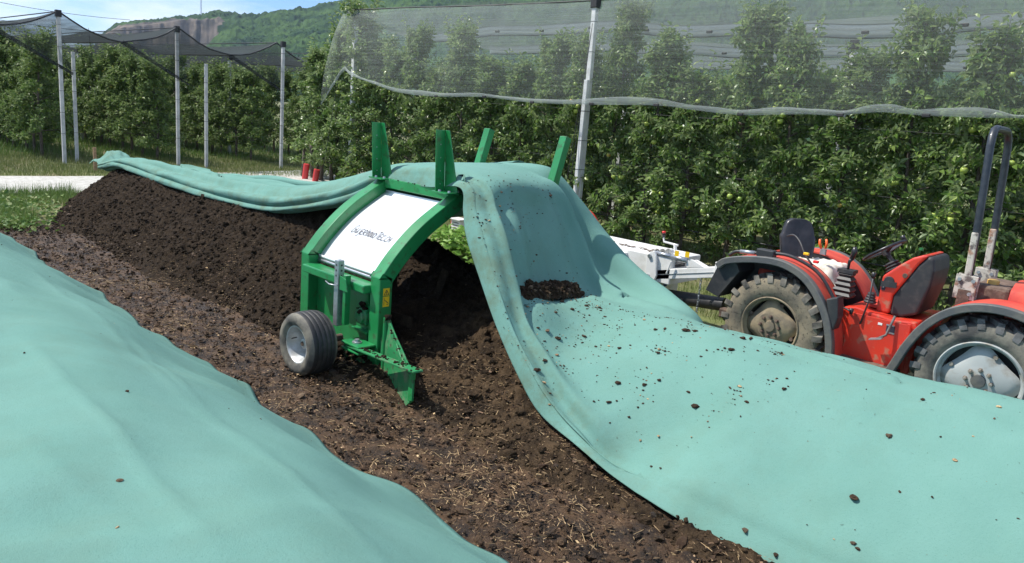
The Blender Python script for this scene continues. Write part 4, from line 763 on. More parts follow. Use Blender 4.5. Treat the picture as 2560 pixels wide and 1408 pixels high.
    # gear levers
    for (x0, y0, x1, y1, v) in ((2150, 810, 2184, 690, 6.8), (2128, 780, 2098, 765, 6.78)):
        a, b = at(x0, y0, v=v), at(x1, y1, v=v+.05); m2 = MB().tube([a, a*.5+b*.5+np.array([.02, 0, 0]), b], .008, 8); lv = P(m2, 'gear_lever', 'black', smooth=True)
        e = b if y1 < y0-50 else a; MB().tube([e+np.array([0, 0, -.02]), e+np.array([0, 0, .03])], [.013, .02], 10).build('lever_knob', 'vinyl', lv, smooth=True)
    q = at(2178, 738, v=6.95); P(MB().tube([(q[0], 6.95, q[2]-.07+k*.012) for k in range(9)], [.05-.0035*k+(.008 if k % 2 else 0) for k in range(9)], 12), 'gaiter', 'black', smooth=True, angle=20)
    # brake pedal
    a, b, c_ = at(2238, 790, v=6.80), at(2215, 838, v=6.76), at(2190, 848, v=6.72); pd = P(MB().tube([a, (a+b)/2, b, c_], .011, 8), 'pedal', 'fender', smooth=True); MB().beam(c_+np.array([-.05, 0, -.01]), c_+np.array([.05, 0, .02]), .07, .01).build('pedal_pad', 'galv', pd)
    # orange-handled shears in the holder behind the seat
    for (x0, x1) in ((2053, 2050), (2063, 2066)):
        a, b = at(x0, 622, v=7.0), at(x1, 598, v=7.0); P(MB().tube([a, (a+b)/2+np.array([.01 if x1 > x0 else -.008, 0, 0]), b], [.011, .013, .010], 8), 'shear_handle', 'orange', smooth=True)
    a = at(2058, 630, v=7.0); P(MB().box(tuple(a), (.05, .03, .05)), 'shear_holder', 'galv'); 
    for x, y, mm_ in ((2016, 635, 'yellow'), (2040, 655, 'redcap')):
        a = at(x, y, v=6.85); P(MB().box(tuple(a), (.05, .03, .025)), 'lever_cap', mm_, bevel=.006)
    P(MB().tube(spline(np.array([at(1968, 590, v=7.0), at(1985, 588, v=6.95), at(2000, 605, v=6.9), at(2012, 635, v=6.85), at(2030, 662, v=6.82)]), 16), .009, 6), 'cable', 'black', smooth=True)
    # roll bar
    a0, b0 = (-1.37, 6.93, 1.22), (-1.37, 7.57, 1.22); zt = 2.44
    path = [a0, (-1.38, 6.93, 1.6), (-1.42, 6.93, 2.3), (-1.425, 6.95, 2.38), (-1.43, 7.0, 2.435), (-1.43, 7.07, 2.45), (-1.43, 7.43, 2.45), (-1.43, 7.5, 2.435), (-1.425, 7.55, 2.38), (-1.42, 7.57, 2.3), (-1.38, 7.57, 1.6), b0]
    P(MB().tube(path, .03, 12), 'roll_bar', 'navy', smooth=True)
    for v in (6.93, 7.57):
        m_ = MB(); m_.beam((-1.372, v-.0, 1.25), (-1.385, v, 1.62), .075, .05); P(m_, 'bar_socket', 'worn', bevel=.008)
        m_ = MB(); m_.box((-1.37, v-.03, 1.17), (.16, .02, .2)); m_.box((-1.37, v+.04, 1.17), (.16, .02, .2)); br_ = P(m_, 'mounting_bracket', 'worn', bevel=.004)
        m_ = MB()
        for du, dz in ((-.05, .06), (.05, .06), (.04, -.05)): m_.lathe([(.016, 0), (.016, -.014), (.001, -.014)], (-1.37+du, v-.04, 1.17+dz), 'Y', 6)
        m_.build('bolt', 'galv', br_)
        P(MB().box((-1.37, v, 1.0), (.09, .09, .3)), 'bar_post', 'rust')
    # engine tank and hood
    P(MB().box((-1.2, 7.25, 1.08), (.26, .56, .26)), 'fuel_tank', 'rust', bevel=.03); P(MB().lathe([(.045, 0), (.045, .03), (.035, .035), (.001, .035)], (-1.22, 7.1, 1.21), 'Z', 16), 'fuel_cap', 'amber', smooth=True, angle=30)
    m_ = MB(); hx = np.linspace(-1.07, .35, 10); prof = [(-.30, .98), (-.30, 1.14), (-.27, 1.20), (-.15, 1.245), (0, 1.255), (.15, 1.245), (.27, 1.20), (.30, 1.14), (.30, .98)]
    m_.grid([[(x, 7.25+p[0]*(1-.06*i/9), p[1]-.012*i*i/9) for p in prof] for i, x in enumerate(hx)]); m_.add([(hx[0], 7.25+p[0], p[1]) for p in prof], [tuple(range(9))]); m_.add([(hx[-1], 7.25+p[0]*.94, p[1]-.108) for p in prof], [tuple(range(8, -1, -1))]); P(m_, 'hood', 'redfade', smooth=True, angle=40)
    P(MB().box((-.35, 7.25, .95), (1.38, .585, .08)), 'grille_strip', 'black', bevel=.01); P(MB().box((-.4, 7.25, .72), (1.3, .5, .4)), 'engine_block', 'rust', bevel=.03)
    # rear drawbar lumps
    P(MB().box((-3.42, 7.0, .42), (.2, .1, .1)), 'drawbar_block', 'rust', bevel=.015)
    P(MB().box((-3.3, 7.25, .62), (.3, .5, .35)), 'gearbox', 'rust', bevel=.04)
    finish(t)
tractor()
# ------------------------------------------------------------------ drive unit between turner and tractor
def drive_unit():
    t = thing('drive_unit', 'white hydraulic drive unit with crank and drawbar between turner and tractor', 'drawbar unit', (-4.6, 7.2, 0))
    P = lambda mb, name, m_, **k: mb.build(name, m_, k.pop('parent', t), **k)
    P(MB().box((-4.95, 7.35, .70), (1.5, .62, .30)), 'housing', 'white', bevel=.012); P(MB().box((-4.62, 7.5, .42), (.34, .34, .3)), 'gear_case', 'white', bevel=.01); P(MB().box((-4.86, 6.98, .68), (.14, .14, .26)), 'valve_block', 'white', bevel=.008)
    a = at(1637, 686, v=7.1); b = at(1800, 680, v=7.1); P(MB().beam(a, b, .12, .115), 'drawbar', 'white', bevel=.008)
    n = (b-a)/np.linalg.norm(b-a); P(MB().beam(a+n*.02+[0, -.062, .0], b-n*.02+[0, -.062, .0], .006, .008), 'weld_line', 'galv')
    P(MB().box(tuple(b+[.02, 0, .0]), (.05, .26, .24)), 'coupling_plate', 'white', bevel=.012); P(MB().box(tuple(b+[.085, 0, .0]), (.08, .22, .2)), 'connector_block', 'black', bevel=.02)
    m_ = MB()
    for k in range(3): m_.lathe([(.013, 0), (.013, .05), (.001, .05)], (b[0]+.10, b[1]-.06+k*.05, b[2]+.09), 'Z', 8)
    P(m_, 'socket_pin', 'galv')
    pl = prismpx([(1612, 690), (1616, 645), (1624, 630), (1636, 628), (1640, 640), (1640, 690), (1634, 704), (1618, 704)], 7.0, 7.03); P(pl, 'side_lug', 'white', bevel=.006)
    for x, y in ((1625, 640), (1620, 690)):
        q = at(x, y, v=7.0); P(MB().lathe([(.001, -.02), (.022, -.02), (.026, 0)], (q[0], 7.0, q[2]), 'Y', 12), 'pivot_pin', 'galv')
    q0, q1, q2 = at(1640, 632, v=7.05), at(1680, 642, v=7.05), at(1718, 652, v=7.05)
    cy = P(MB().tube([q0, q1], .024, 12), 'cylinder', 'galv', smooth=True); MB().tube([q1, q2], .03, 12).build('piston', 'galv', cy, smooth=True)
    m_ = MB()
    for x in (1646, 1660, 1674): m_.lathe([(.04, -.03), (.04, .03), (.001, .03)], tuple(at(x, 630, v=7.2)), 'Y', 14)
    P(m_, 'hinge_knuckle', 'white', smooth=True, angle=30)
    P(prismpx([(1716, 670), (1716, 655), (1722, 648), (1732, 650), (1762, 670)], 7.04, 7.06), 'bracket', 'white', bevel=.004); P(prismpx([(1722, 670), (1726, 652), (1742, 650), (1775, 670)], 7.14, 7.16), 'bracket', 'white', bevel=.004)
    for k in range(5):
        pts = [at(1645+k*5, 640+k*3, v=7.12), at(1650+k*6, 662-k*2, v=7.12), at(1680+k*4, 668-k*4, v=7.12), at(1712, 664-k*2, v=7.12)]; P(MB().tube(spline(np.array(pts), 14), .007, 6), 'hose', 'black', smooth=True)
    P(MB().tube([at(1666, 684, v=7.0), at(1678, 654, v=7.0)], .009, 8), 'locking_lever', 'white')
    k0, k1, k2, k3 = at(1688, 625, v=7.4), at(1688, 612, v=7.4), at(1660, 604, v=7.4), at(1659, 592, v=7.4); cr = P(MB().tube([k0, k1], .02, 10), 'crank_post', 'white')
    P(MB().tube([k1+[.04, 0, 0], k1, k2, k3], .012, 8), 'crank_arm', 'white', smooth=True); P(MB().tube([k3, at(1660, 580, v=7.4)], .02, 12), 'crank_handle', 'vinyl', smooth=True); P(MB().tube([at(1660, 583, v=7.4), at(1660, 578, v=7.4)], .0215, 12), 'handle_cap', 'redcap', smooth=True)
    for x, y in ((1692, 634), (1718, 637)): P(MB().box(tuple(at(x, y, v=7.03)), (.05, .004, .06)), 'warning_sticker', 'yellow')
    P(MB().tube([at(1660, 738, v=7.2), at(1812, 762, v=7.2)], .075, 16), 'drive_shaft_guard', 'black', smooth=True, angle=40)
    m_ = MB(); c0 = at(1754, 690, v=7.05)
    for k in range(14):
        rx = Matrix.Rotation(k*1.571, 3, 'Z'); pts = [Vector(c0)+Vector((0, 0, -.034*k))+rx @ Vector((.011*math.cos(a), 0, .023*math.sin(a))) for a in np.linspace(0, 2*math.pi, 9)]; m_.tube(pts, .004, 5, cap=False)
    P(m_, 'chain', 'galv'); P(MB().lathe([(.02, 0), (.02, -.02), (.001, -.02)], tuple(at(1664, 712, v=7.3)), 'Y', 12), 'drain_plug', mat('blue_cap', (.05, .12, .4), .4))
    P(MB().tube(spline(np.array([at(1785, 700, v=7.0), at(1790, 725, v=7.0), at(1800, 748, v=7.0)]), 8), .01, 6), 'cable', 'black')
    n = 60; u = rng.uniform(-5.3, -4.4, n); v = rng.normal(7.25, .05, n); V_, F_ = lump(4, .5)
    scatter('spilled_compost', V_, F_, np.stack([u, v, np.full(n, .857)], 1), rng.uniform(0, 6, n), np.stack([rng.uniform(.006, .02, n)]*2+[rng.uniform(.003, .008, n)], 1), 'rust', parent=t)
    finish(t)
drive_unit()
def parked():
    t = thing('parked_tractor', 'small red tractor mostly hidden behind the hanging fleece curtain', 'tractor', (-7.4, 9.2, 0)); a = at(1495, 560, v=9.0)
    P = lambda mb, name, m_, **k: mb.build(name, m_, t, **k)
    u0, z0 = a[0], a[2]; arc = arcpts((u0-.33, z0-.27), .42, .48, 1.75, -.12, 18); P(MB().prism(strip_uz(arc, .05), 8.95, 9.02), 'front_hoop', 'red', bevel=.008)
    P(MB().prism([(u0-.6, z0-.2), (u0-.36, z0+.16), (u0-.1, z0+.1), (u0+.02, z0-.2)], 8.98, 9.0), 'windscreen', 'white_sheet')
    P(MB().prism([(u0-1.5, .3), (u0-1.5, .62), (u0-.6, .66), (u0-.02, .5), (u0-.02, .3)], 8.95, 9.5), 'body', 'red', bevel=.03)
    for u in (u0-.02, u0-1.2): P(MB().lathe([(.14, -.08), (.26, -.09), (.3, -.05), (.3, .05), (.26, .09), (.14, .08), (.02, 0)], (u, 9.05, .30), 'Y', 28), 'wheel', 'rubber', smooth=True, angle=40)
    q = at(1149, 563, v=8.9); P(MB().box(tuple(q), (.24, .2, .2)), 'battery_box', 'white', bevel=.008); P(MB().box((q[0]-.125, q[1], q[2]), (.02, .19, .17)), 'lamp', 'redcap'); P(MB().box((q[0], q[1]-.02, q[2]+.112), (.3, .26, .015)), 'box_lid', 'white')
    m_ = MB()
    for k in range(3): m_.box((q[0]+.0, q[1]-.102, q[2]+.05-k*.05), (.16, .004, .012))
    P(m_, 'slot', 'black'); P(MB().box((q[0]+.1, q[1]+.25, .42), (.3, .3, .35)), 'rear_frame', 'rust'); finish(t)
parked()
# ------------------------------------------------------------------ apple trees
LEAF = np.array([(0, 0, 0), (-.5, .32, .10), (0, .42, -.05), (.5, .32, .10), (-.38, .72, .08), (0, .74, -.10), (.38, .72, .08), (0, 1.0, -.22)]); LEAF[:, 0] *= .50
LF = np.array([(0, 2, 1, 0), (0, 3, 2, 0)])
LFT = np.array([(0, 2, 1), (0, 3, 2), (1, 2, 5), (1, 5, 4), (2, 3, 6), (2, 6, 5), (4, 5, 7), (5, 6, 7)])
LEAF_LO = np.array([(0, 0, 0), (-.27, .5, .06), (0, .52, -.06), (.27, .5, .06), (0, 1, -.15)]); LFT_LO = np.array([(0, 2, 1), (0, 3, 2), (1, 2, 4), (2, 3, 4)])
def place_leaves(T, F, pos, dirs, up, L, wid):
    """orient leaf: local y -> dirs, z -> up"""
    d = dirs/np.linalg.norm(dirs, axis=1, keepdims=True); x = np.cross(d, up); x /= np.linalg.norm(x, axis=1, keepdims=True)+1e-9; z = np.cross(x, d)
    V = pos[:, None]+x[:, None]*(T[None, :, :1]*(L*wid)[:, None, None])+d[:, None]*(T[None, :, 1:2]*L[:, None, None])+z[:, None]*(T[None, :, 2:3]*L[:, None, None])
    return V.reshape(-1, 3), (F[None]+(np.arange(len(pos))*len(T))[:, None, None]).reshape(-1, F.shape[1])
def make_tree_data(seed, H=3.7, nshoot=330, lo=False, low=.45, leafL=.082, wide=.62):
    r = np.random.default_rng(seed); tr = MB(); ph = r.uniform(0, 6.3, 2); n = 12
    tp = [(.05*math.sin(ph[0]+z*1.3)*min(z, 1.2), .05*math.sin(ph[1]+z*1.7)*min(z, 1.2), z) for z in np.linspace(0, H*.9, n)]
    tr.tube([tuple(p) for p in tp], [.042*(1-.8*i/(n-1)) for i in range(n)], 8)
    tp = np.array(tp); pos = []; dirs = []; LL = []; apples = []
    nb = 38 if not lo else 24
    limbs = []
    for k in range(nb):
        z = low+.05+(H*.88-low)*((k+.5)/nb)**1.15; az = k*2.4+r.uniform(-.4, .4); f = (z-low)/(H-low); ln = wide*(1.08-.85*f**1.2)*r.uniform(.75, 1.15); el = r.uniform(-.15, .45)+.4*f
        b = np.array([np.interp(z, tp[:, 2], tp[:, 0]), np.interp(z, tp[:, 2], tp[:, 1]), z]); d = np.array([math.cos(az)*math.cos(el), math.sin(az)*math.cos(el), math.sin(el)])
        e = b+d*ln+[0, 0, -.12*ln]; mid = b+d*ln*.5+[0, 0, .03]; limbs.append((b, mid, e)); tr.tube([b, mid, e], [.014, .009, .004], 5, cap=False)
    shoots = []
    for k in range(nshoot):
        b, mid, e = limbs[r.integers(0, nb)]; t = r.uniform(.25, 1.05)**.8; p = b*(1-t)**2+2*mid*t*(1-t)+e*t*t+r.normal(0, .05, 3)
        az = r.uniform(0, 6.3); el = r.uniform(-.5, 1.25); shoots.append((p, np.array([math.cos(az)*math.cos(el), math.sin(az)*math.cos(el), math.sin(el)]), r.uniform(.08, .26), r.integers(6, 12)))
    for k in range(11):      # leaders: upright top shoots
        a = r.uniform(0, 6.3); p = np.array([tp[-1, 0]+.16*math.cos(a), tp[-1, 1]+.16*math.sin(a), H*.74+r.uniform(0, .3)]); shoots.append((p, np.array([.3*math.cos(a), .3*math.sin(a), 1.]), r.uniform(.35, .9), 22))
    for p, d, ln, m_ in shoots:
        d = d/np.linalg.norm(d)
        if ln > .28: tr.tube([p, p+d*ln], [.005, .002], 4, cap=False)
        for j in range(m_):
            t = (j+.4)/m_; az = j*2.4+r.uniform(-.3, .3); o = np.cross(d, [0, 0, 1.]); o = o/(np.linalg.norm(o)+1e-6) if np.linalg.norm(o) > .05 else np.array([1., 0, 0]); q = np.cross(d, o)
            out = o*math.cos(az)+q*math.sin(az); pos.append(p+d*ln*t+out*.008); dd = out*r.uniform(.7, 1.1)+d*r.uniform(.3, .8)+np.array([0, 0, r.uniform(-.5, .15)]); dirs.append(dd); LL.append(leafL*r.uniform(.65, 1.2))
    pos, dirs, LL = np.array(pos), np.array(dirs), np.array(LL); keep = pos[:, 2] > low*.6; pos, dirs, LL = pos[keep], dirs[keep], LL[keep]
    up = r.normal(0, .55, (len(pos), 3))+[0, 0, 1.]; V, F = place_leaves(LEAF_LO if lo else LEAF, LFT_LO if lo else LFT, pos, dirs, up, LL*(1.25 if lo else 1), np.full(len(pos), 1.0))
    val = np.clip(r.beta(2.2, 2.6, len(pos))+(r.random(len(pos)) > .96)*.45, 0, 1)
    ap = []
    for k in range(36 if not lo else 16):
        b, mid, e = limbs[r.integers(0, int(nb*.9))]; t = r.uniform(.5, 1.1); q = b*(1-t)+e*t+r.normal(0, .04, 3)+[0, 0, -.05]
        if q[2] > low+.1: ap.append(q)
    return tr, V, F, np.repeat(val, len(LEAF_LO) if lo else len(LEAF)), ap
appleM = None
def apple_mesh(m_):
    import bmesh
    bm = bmesh.new(); bmesh.ops.create_uvsphere(bm, u_segments=12, v_segments=8, radius=.041)
    for v in bm.verts:
        if v.co.z > .03: v.co.z -= .01
        v.co.z *= .92
    me = bpy.data.meshes.new('apple'); bm.to_mesh(me); bm.free(); me.materials.append(G[m_]); me.polygons.foreach_set('use_smooth', [True]*len(me.polygons)); return me
AM = [apple_mesh('applem'), apple_mesh('applem'), apple_mesh('applem'), apple_mesh('appler')]
PROT = []
def proto(seed, lo, **k):
    tr, V, F, a, ap = make_tree_data(seed, lo=lo, **k)
    t = tr.build('trunk', 'bark', None, smooth=True); c = fastmesh('crown', V, F, 'leaf_far' if lo else 'leaf', None, smooth=False, attr=a)
    md = (t.data, c.data, ap); bpy.data.objects.remove(t); bpy.data.objects.remove(c); return md
near_p = [proto(s, False, H=h, nshoot=n_, low=.22, wide=.68, leafL=.108) for s, h, n_ in ((1, 3.9, 600), (2, 3.7, 560), (3, 4.1, 620), (4, 3.8, 580), (5, 3.6, 560))]
far_p = [proto(s, True, H=h, nshoot=400, low=.48, wide=.66, leafL=.095) for s, h in ((11, 3.3), (12, 3.15), (13, 3.45), (14, 3.2))]
def tree(p, x, y, rz, s, label, group, apples=0, z=0):
    root = bpy.data.objects.new('apple_tree', None); COL.objects.link(root); root.location = (x, y, z); root.rotation_euler = (0, 0, rz); root.scale = s
    tag(root, label, 'apple tree', group)
    for nm, me in (('trunk', p[0]), ('crown', p[1])):
        o = bpy.data.objects.new(nm, me); COL.objects.link(o); o.parent = root
    for k, q in enumerate(p[2][:apples]):
        o = bpy.data.objects.new('apple', AM[k % 4 if random.random() < .25 else 0]); COL.objects.link(o); o.parent = root; o.location = q; o.scale = [random.uniform(.8, 1.15)]*3
k = 0
us = np.arange(-19.3, .6, .88)
for i, u in enumerate(us):
    h = random.uniform(.95, 1.2) if i > 3 else (1.02, 1.25, 1.27, 1.1)[i]; wd = random.uniform(.98, 1.2)+(.2 if i < 4 else 0)
    tree(near_p[i % 5], u+random.uniform(-.1, .1), 11.95+random.uniform(-.08, .08), random.uniform(0, 6.3), (wd, wd*.95, h), f'leafy fruiting apple tree under the pale net, {ORD[i]} from the row\'s left end', 'apple trees in the netted row', 34)
for j, v in enumerate((15.0, 18.0)):
    for i, u in enumerate(np.arange(-18.0, -1.5, 1.1)):
        tree(near_p[(i*2+j) % 5], u+random.uniform(-.1, .1), v, random.uniform(0, 6.3), (1.05, 1.05, random.uniform(.9, 1.0)), 'apple tree in the rows behind the front netted row', 'apple trees in the rear netted rows', 4)
rowname = {0: 'outermost left', 3.1: 'leftmost', 6.12: 'second', 9.13: 'third', 12.2: 'fourth', 15.3: 'fifth'}
for v, n in ((3.1, 12), (6.12, 17), (9.13, 17), (12.2, 15), (15.3, 12)):
    for i in range(n):
        u = -24.1-i*.95-(5 if v == 3.1 else 0)
        tree(far_p[(i+int(v)) % 4], u+random.uniform(-.12, .12), v+random.uniform(-.08, .08), random.uniform(0, 6.3), (random.uniform(1.0, 1.2), 1.1, random.uniform(.92, 1.12)),
             f'distant apple tree across the road, {ORD[i]} back in the {rowname[v]} row', 'apple trees across the road', 12 if i < 5 else 0)
# red tree guards on the row end
for i, (x, y) in enumerate(((762, 447), (788, 449))):
    q = at(x, y, v=11.2); m_ = MB(); m_.tube([(q[0]-.0, 11.2, .02), (q[0]+.05, 11.22, .36 if i else .45)], .085, 14); o = m_.build('tree_guard', 'guard', smooth=True, angle=40)
    tag(o, f'red tree guard tube at the netted row\'s end, {"right" if i else "left"} of the pair', 'tree guard', 'red tree guards')
for i, (du) in enumerate((-.55, -.2, .42, .8)):
    q = at(775, 449, v=11.4); m_ = MB(); m_.tube([(q[0]+du, 11.5+.1*(i % 2), 0), (q[0]+du+.04, 11.5, 1.0)], [.06, .04], 8); tag(m_.build('tree_stake', 'bark', smooth=True), f'dark wooden stake at the end of the netted row, {ORD[i]} from the left', 'stake', 'stakes at the row end')
# ------------------------------------------------------------------ posts and nets
def post(name, x, y, top, label, group, w=.085, cap=True, lean=(0, 0), mt='concrete', r=None):
    m_ = MB(); m_.beam((x, y, -.1), (x+lean[0], y+lean[1], top), w, w, up=(1, 0, 0)); o = m_.build(name, mt, bevel=.008); tag(o, label, 'post', group)
    if cap: MB().beam((x+lean[0]*.97, y+lean[1]*.97, top-.12), (x+lean[0], y+lean[1], top+.05), w+.05, w+.05, up=(1, 0, 0)).build('post_cap', 'capblack', o, bevel=.01)
    for z in np.arange(.8, top-.3, .55): MB().box((x+lean[0]*z/top, y+lean[1]*z/top, z), (w+.006, w+.006, .009)).build('wire_tie', 'wire', o)
    return o
names = ['leftmost', 'middle', 'rightmost']
for i, (x, y, v) in enumerate(((145, 30, 6.12), (442, 70, 9.13), (708, 108, 12.2))):
    q = at(x, y, v=v); post('net_post', q[0], v, q[2], f'tall pale concrete post with black cap at the far orchard edge, {names[i]} of three', 'tall net posts across the road', .085)
for i, (x, y, v) in enumerate(((182, 130, 6.6), (515, 160, 9.7))):
    q = at(x, y, v=v); post('row_post', q[0], v, q[2], f'shorter bare concrete post standing beside the {["left", "middle"][i]} tall net post', 'short row end posts', .08, cap=False)
for i, (v, u) in enumerate(((7.6, -30), (9.13, -31), (12.2, -30), (12.9, -27))):
    post('inner_post', u, v, 3.2+.1*i, f'pale post deep inside the far orchard, {ORD[i]} from the left', 'posts inside the far orchard', .1)
# wire guys
def wire(a, b, label, sag=.0, r=.006):
    a, b = np.array(a, float), np.array(b, float); n = 14; P = [a+(b-a)*t+[0, 0, -sag*4*t*(1-t)] for t in np.linspace(0, 1, n)]; tag(MB().tube(P, r, 5).build('support_wire', 'wire', smooth=True), label, 'wire', 'net support wires')
# net posts of the right block
for i, u in enumerate((-16.0, -8.6, -1.0)):
    lab = ('tall white post behind the pale net near the netted row\'s left end', 'tall white leaning post with grey cap in front of the middle of the netted row', 'tall pale net post right of the roll bar')[i]
    if i == 1:
        a = at(1470, 200, v=11.45); tp = at(1490, 4, v=11.5); bt = at(1452, 440, v=11.4); d = (tp-bt)/(tp[2]-bt[2]); g = bt-d*bt[2]
        o = post('net_post', g[0], g[1], tp[2], lab, 'tall net posts of the netted row', .095, lean=(tp[0]-g[0], tp[1]-g[1]), mt='white_post')
        s0 = at(1446, 420, v=11.3); s1 = at(1468, 200, v=11.3); d = (s1-s0)/(s1[2]-s0[2]); g = s0-d*s0[2]
        post('row_post', g[0], g[1], s1[2], 'shorter pale post tied against the tall leaning white post', None, .085, cap=False, lean=(s1[0]-g[0], s1[1]-g[1]), mt='white_post')
    else: post('net_post', at(884, 200, v=11.72)[0] if i == 0 else u, 11.72 if i == 0 else 11.5, 4.5, lab, 'tall net posts of the netted row', .11, mt='white_post')
for i, u in enumerate((-10.5, -5.5)): post('inner_post', u, 14.6, 4.1, f'white post seen through the net between rear rows, {["left", "right"][i]} one', 'posts behind the netted row', .09, mt='white_post')
tp = at(1488, 60, v=11.45)
for i, x in enumerate((1418, 1428)): wire(tp+[0, -.08, 0], at(x, 420, v=11.2-.05*i)-[0, 0, .5], f'thin steel guy wire beside the leaning white post, {["left", "right"][i]} of two')
wire(at(870, 60, v=11.5), at(812, 400, v=10.9)-[.1, 0, .3], 'thin guy wire at the left end of the netted row')
q1 = at(145, 30, v=6.12); q2 = at(442, 70, v=9.13)
wire(at(0, 6, v=5.0), at(325, 50, v=8.0), 'thin wire crossing the sky at the upper left', .05); wire(at(0, 50, v=5.0), at(290, 84, v=8.0), 'thin lower wire crossing the sky at the left', .03)
wire(at(221, 70, v=7.2), at(233, 180, v=7.2), 'short upright rod standing beyond the leftmost tall posts')
for i, (z_, lab) in enumerate(((.55, 'black drip hose strung low along the netted apple row'), (1.55, 'thin training wire at mid height along the netted apple row'), (2.5, 'upper training wire of the netted apple row'))):
    wire((-18.4, 11.62, z_), (.5, 11.62, z_+.02), lab, .03, (.012, .004, .004)[i])
def curtain():
    """pale side net of the near row"""
    hem = [(805, 262), (835, 215), (862, 178), (880, 190), (940, 212), (1000, 232), (1090, 242), (1210, 243), (1330, 257), (1470, 262), (1640, 264), (1740, 276), (1850, 288), (2000, 286), (2100, 289), (2200, 281), (2315, 290), (2450, 294), (2560, 296), (2760, 300)]
    vh = np.interp(np.arange(len(hem)), [0, 2, 4, len(hem)-1], [10.95, 11.15, 11.05, 11.0]); H = spline(np.array([at(x, y, v=v) for (x, y), v in zip(hem, vh)]), 200)
    tops = [(-17.9, 4.55), (-17.3, 4.6), (-14, 4.52), (-12, 4.5), (-9, 4.55), (-7, 4.47), (-3, 4.5), (1, 4.5)]
    tu = np.interp(np.linspace(0, 1, 200), [0, .1, .2, 1], [-17.7, -17.55, -17.2, .4]); tz = np.interp(tu, [p[0] for p in tops], [p[1] for p in tops])
    # align top samples with hem positions further right
    tu = np.where(np.arange(200) > 45, H[:, 0], tu+0*tu); tu = np.minimum.accumulate(tu[::-1])[::-1]; T = np.stack([tu, np.full(200, 11.6), tz], 1)
    s = np.linspace(0, 1, 24)[None, :, None]; P = T[:, None]*(1-s)+H[:, None]*s; P[..., 1] -= (.35*np.sin(s[..., 0]*3.14)**.8)*.5
    X = P[..., 0]; P[..., 1] += .05*fbm(X*1.2, P[..., 2]*.6, 3, 4)+.03*np.sin(X*2.2)*s[..., 0]
    o = fastmesh('hail_net_curtain', P.reshape(-1, 3), gridfaces(200, 24), 'net'); tag(o, 'pale translucent hail net curtain hanging in front of the near apple row', 'hail net')
    b = H+np.stack([0*H[:, 0], -.015+0*H[:, 0], .0*H[:, 0]], 1); W = .10+.07*fbm(np.arange(200)*.09, np.zeros(200), 2, 3); B = np.stack([b+np.stack([0*W, 0*W, W*k_], 1) for k_ in (1, .5, 0)], 1); B[:, 1, 1] -= .02
    fastmesh('hem_band', B.reshape(-1, 3), gridfaces(200, 3), 'net_band', o)
    for x, y in ((1090, 241), (1210, 242), (1330, 256), (1478, 260), (1640, 263), (1850, 286), (2100, 288), (2315, 289)):
        q = at(x, y, v=10.93); MB().box(tuple(q), (.10, .03, .05)).build('clip', 'capblack', o, bevel=.01)
    MB().tube([tuple(p) for p in T[::8]], .014, 6).build('edge_cord', 'wire', o)
    return o
curtain()
def roof_right():
    us = np.linspace(-17.2, 6, 90)
    ridges = [11.62, 14.9, 18.1, 21.3]
    for i in range(3):
        v0, v1 = ridges[i], ridges[i+1]; vm = v0+1.65; L = []
        for u in us:
            zr = 4.55+.05*math.sin(u*.9)+.02*math.sin(u*2.3+i); zv = 4.20+.07*math.cos(u*.55+i)+.03*math.sin(u*1.7)
            L.append([(u, v0+(vm-v0)*s, zr+(zv-zr)*s-.09*math.sin(3.14*s)) for s in np.linspace(0, 1, 7)]+[(u, vm+(v1-vm)*s, zv+(zr-zv)*s-.09*math.sin(3.14*s)) for s in np.linspace(.15, 1, 6)])
        L = np.array(L); L[..., 2] += .02*fbm(L[..., 0]*1.5, L[..., 1]*2, 3, 7)
        o = fastmesh('hail_net_roof', L.reshape(-1, 3), gridfaces(*L.shape[:2]), 'net_roof'); tag(o, f'pale hail net roof panel over the netted rows, {ORD[i]} from the front', 'hail net', 'pale hail net roof panels')
        B = np.array([[(u, vm-.05, L[k, 6, 2]+.10), (u, vm, L[k, 6, 2]-.10-.02*math.sin(u*2)), (u, vm+.05, L[k, 6, 2]+.10)] for k, u in enumerate(us)]); fastmesh('valley_band', B.reshape(-1, 3), gridfaces(*B.shape[:2]), 'roof_band', o)
        for dv_, dz_ in ((-.06, .10), (0, -.11)): MB().tube([(u, vm+dv_, L[k, 6, 2]+dz_) for k, u in enumerate(us)], .012, 4).build('band_cord', 'wire', o)
        for u in np.arange(-15, 0, 1.45): kk = int(np.argmin(abs(us-u))); MB().box((u, vm-.04, L[kk, 6, 2]-.02), (.12, .05, .05)).build('clip', 'capblack', o, bevel=.012)
roof_right()
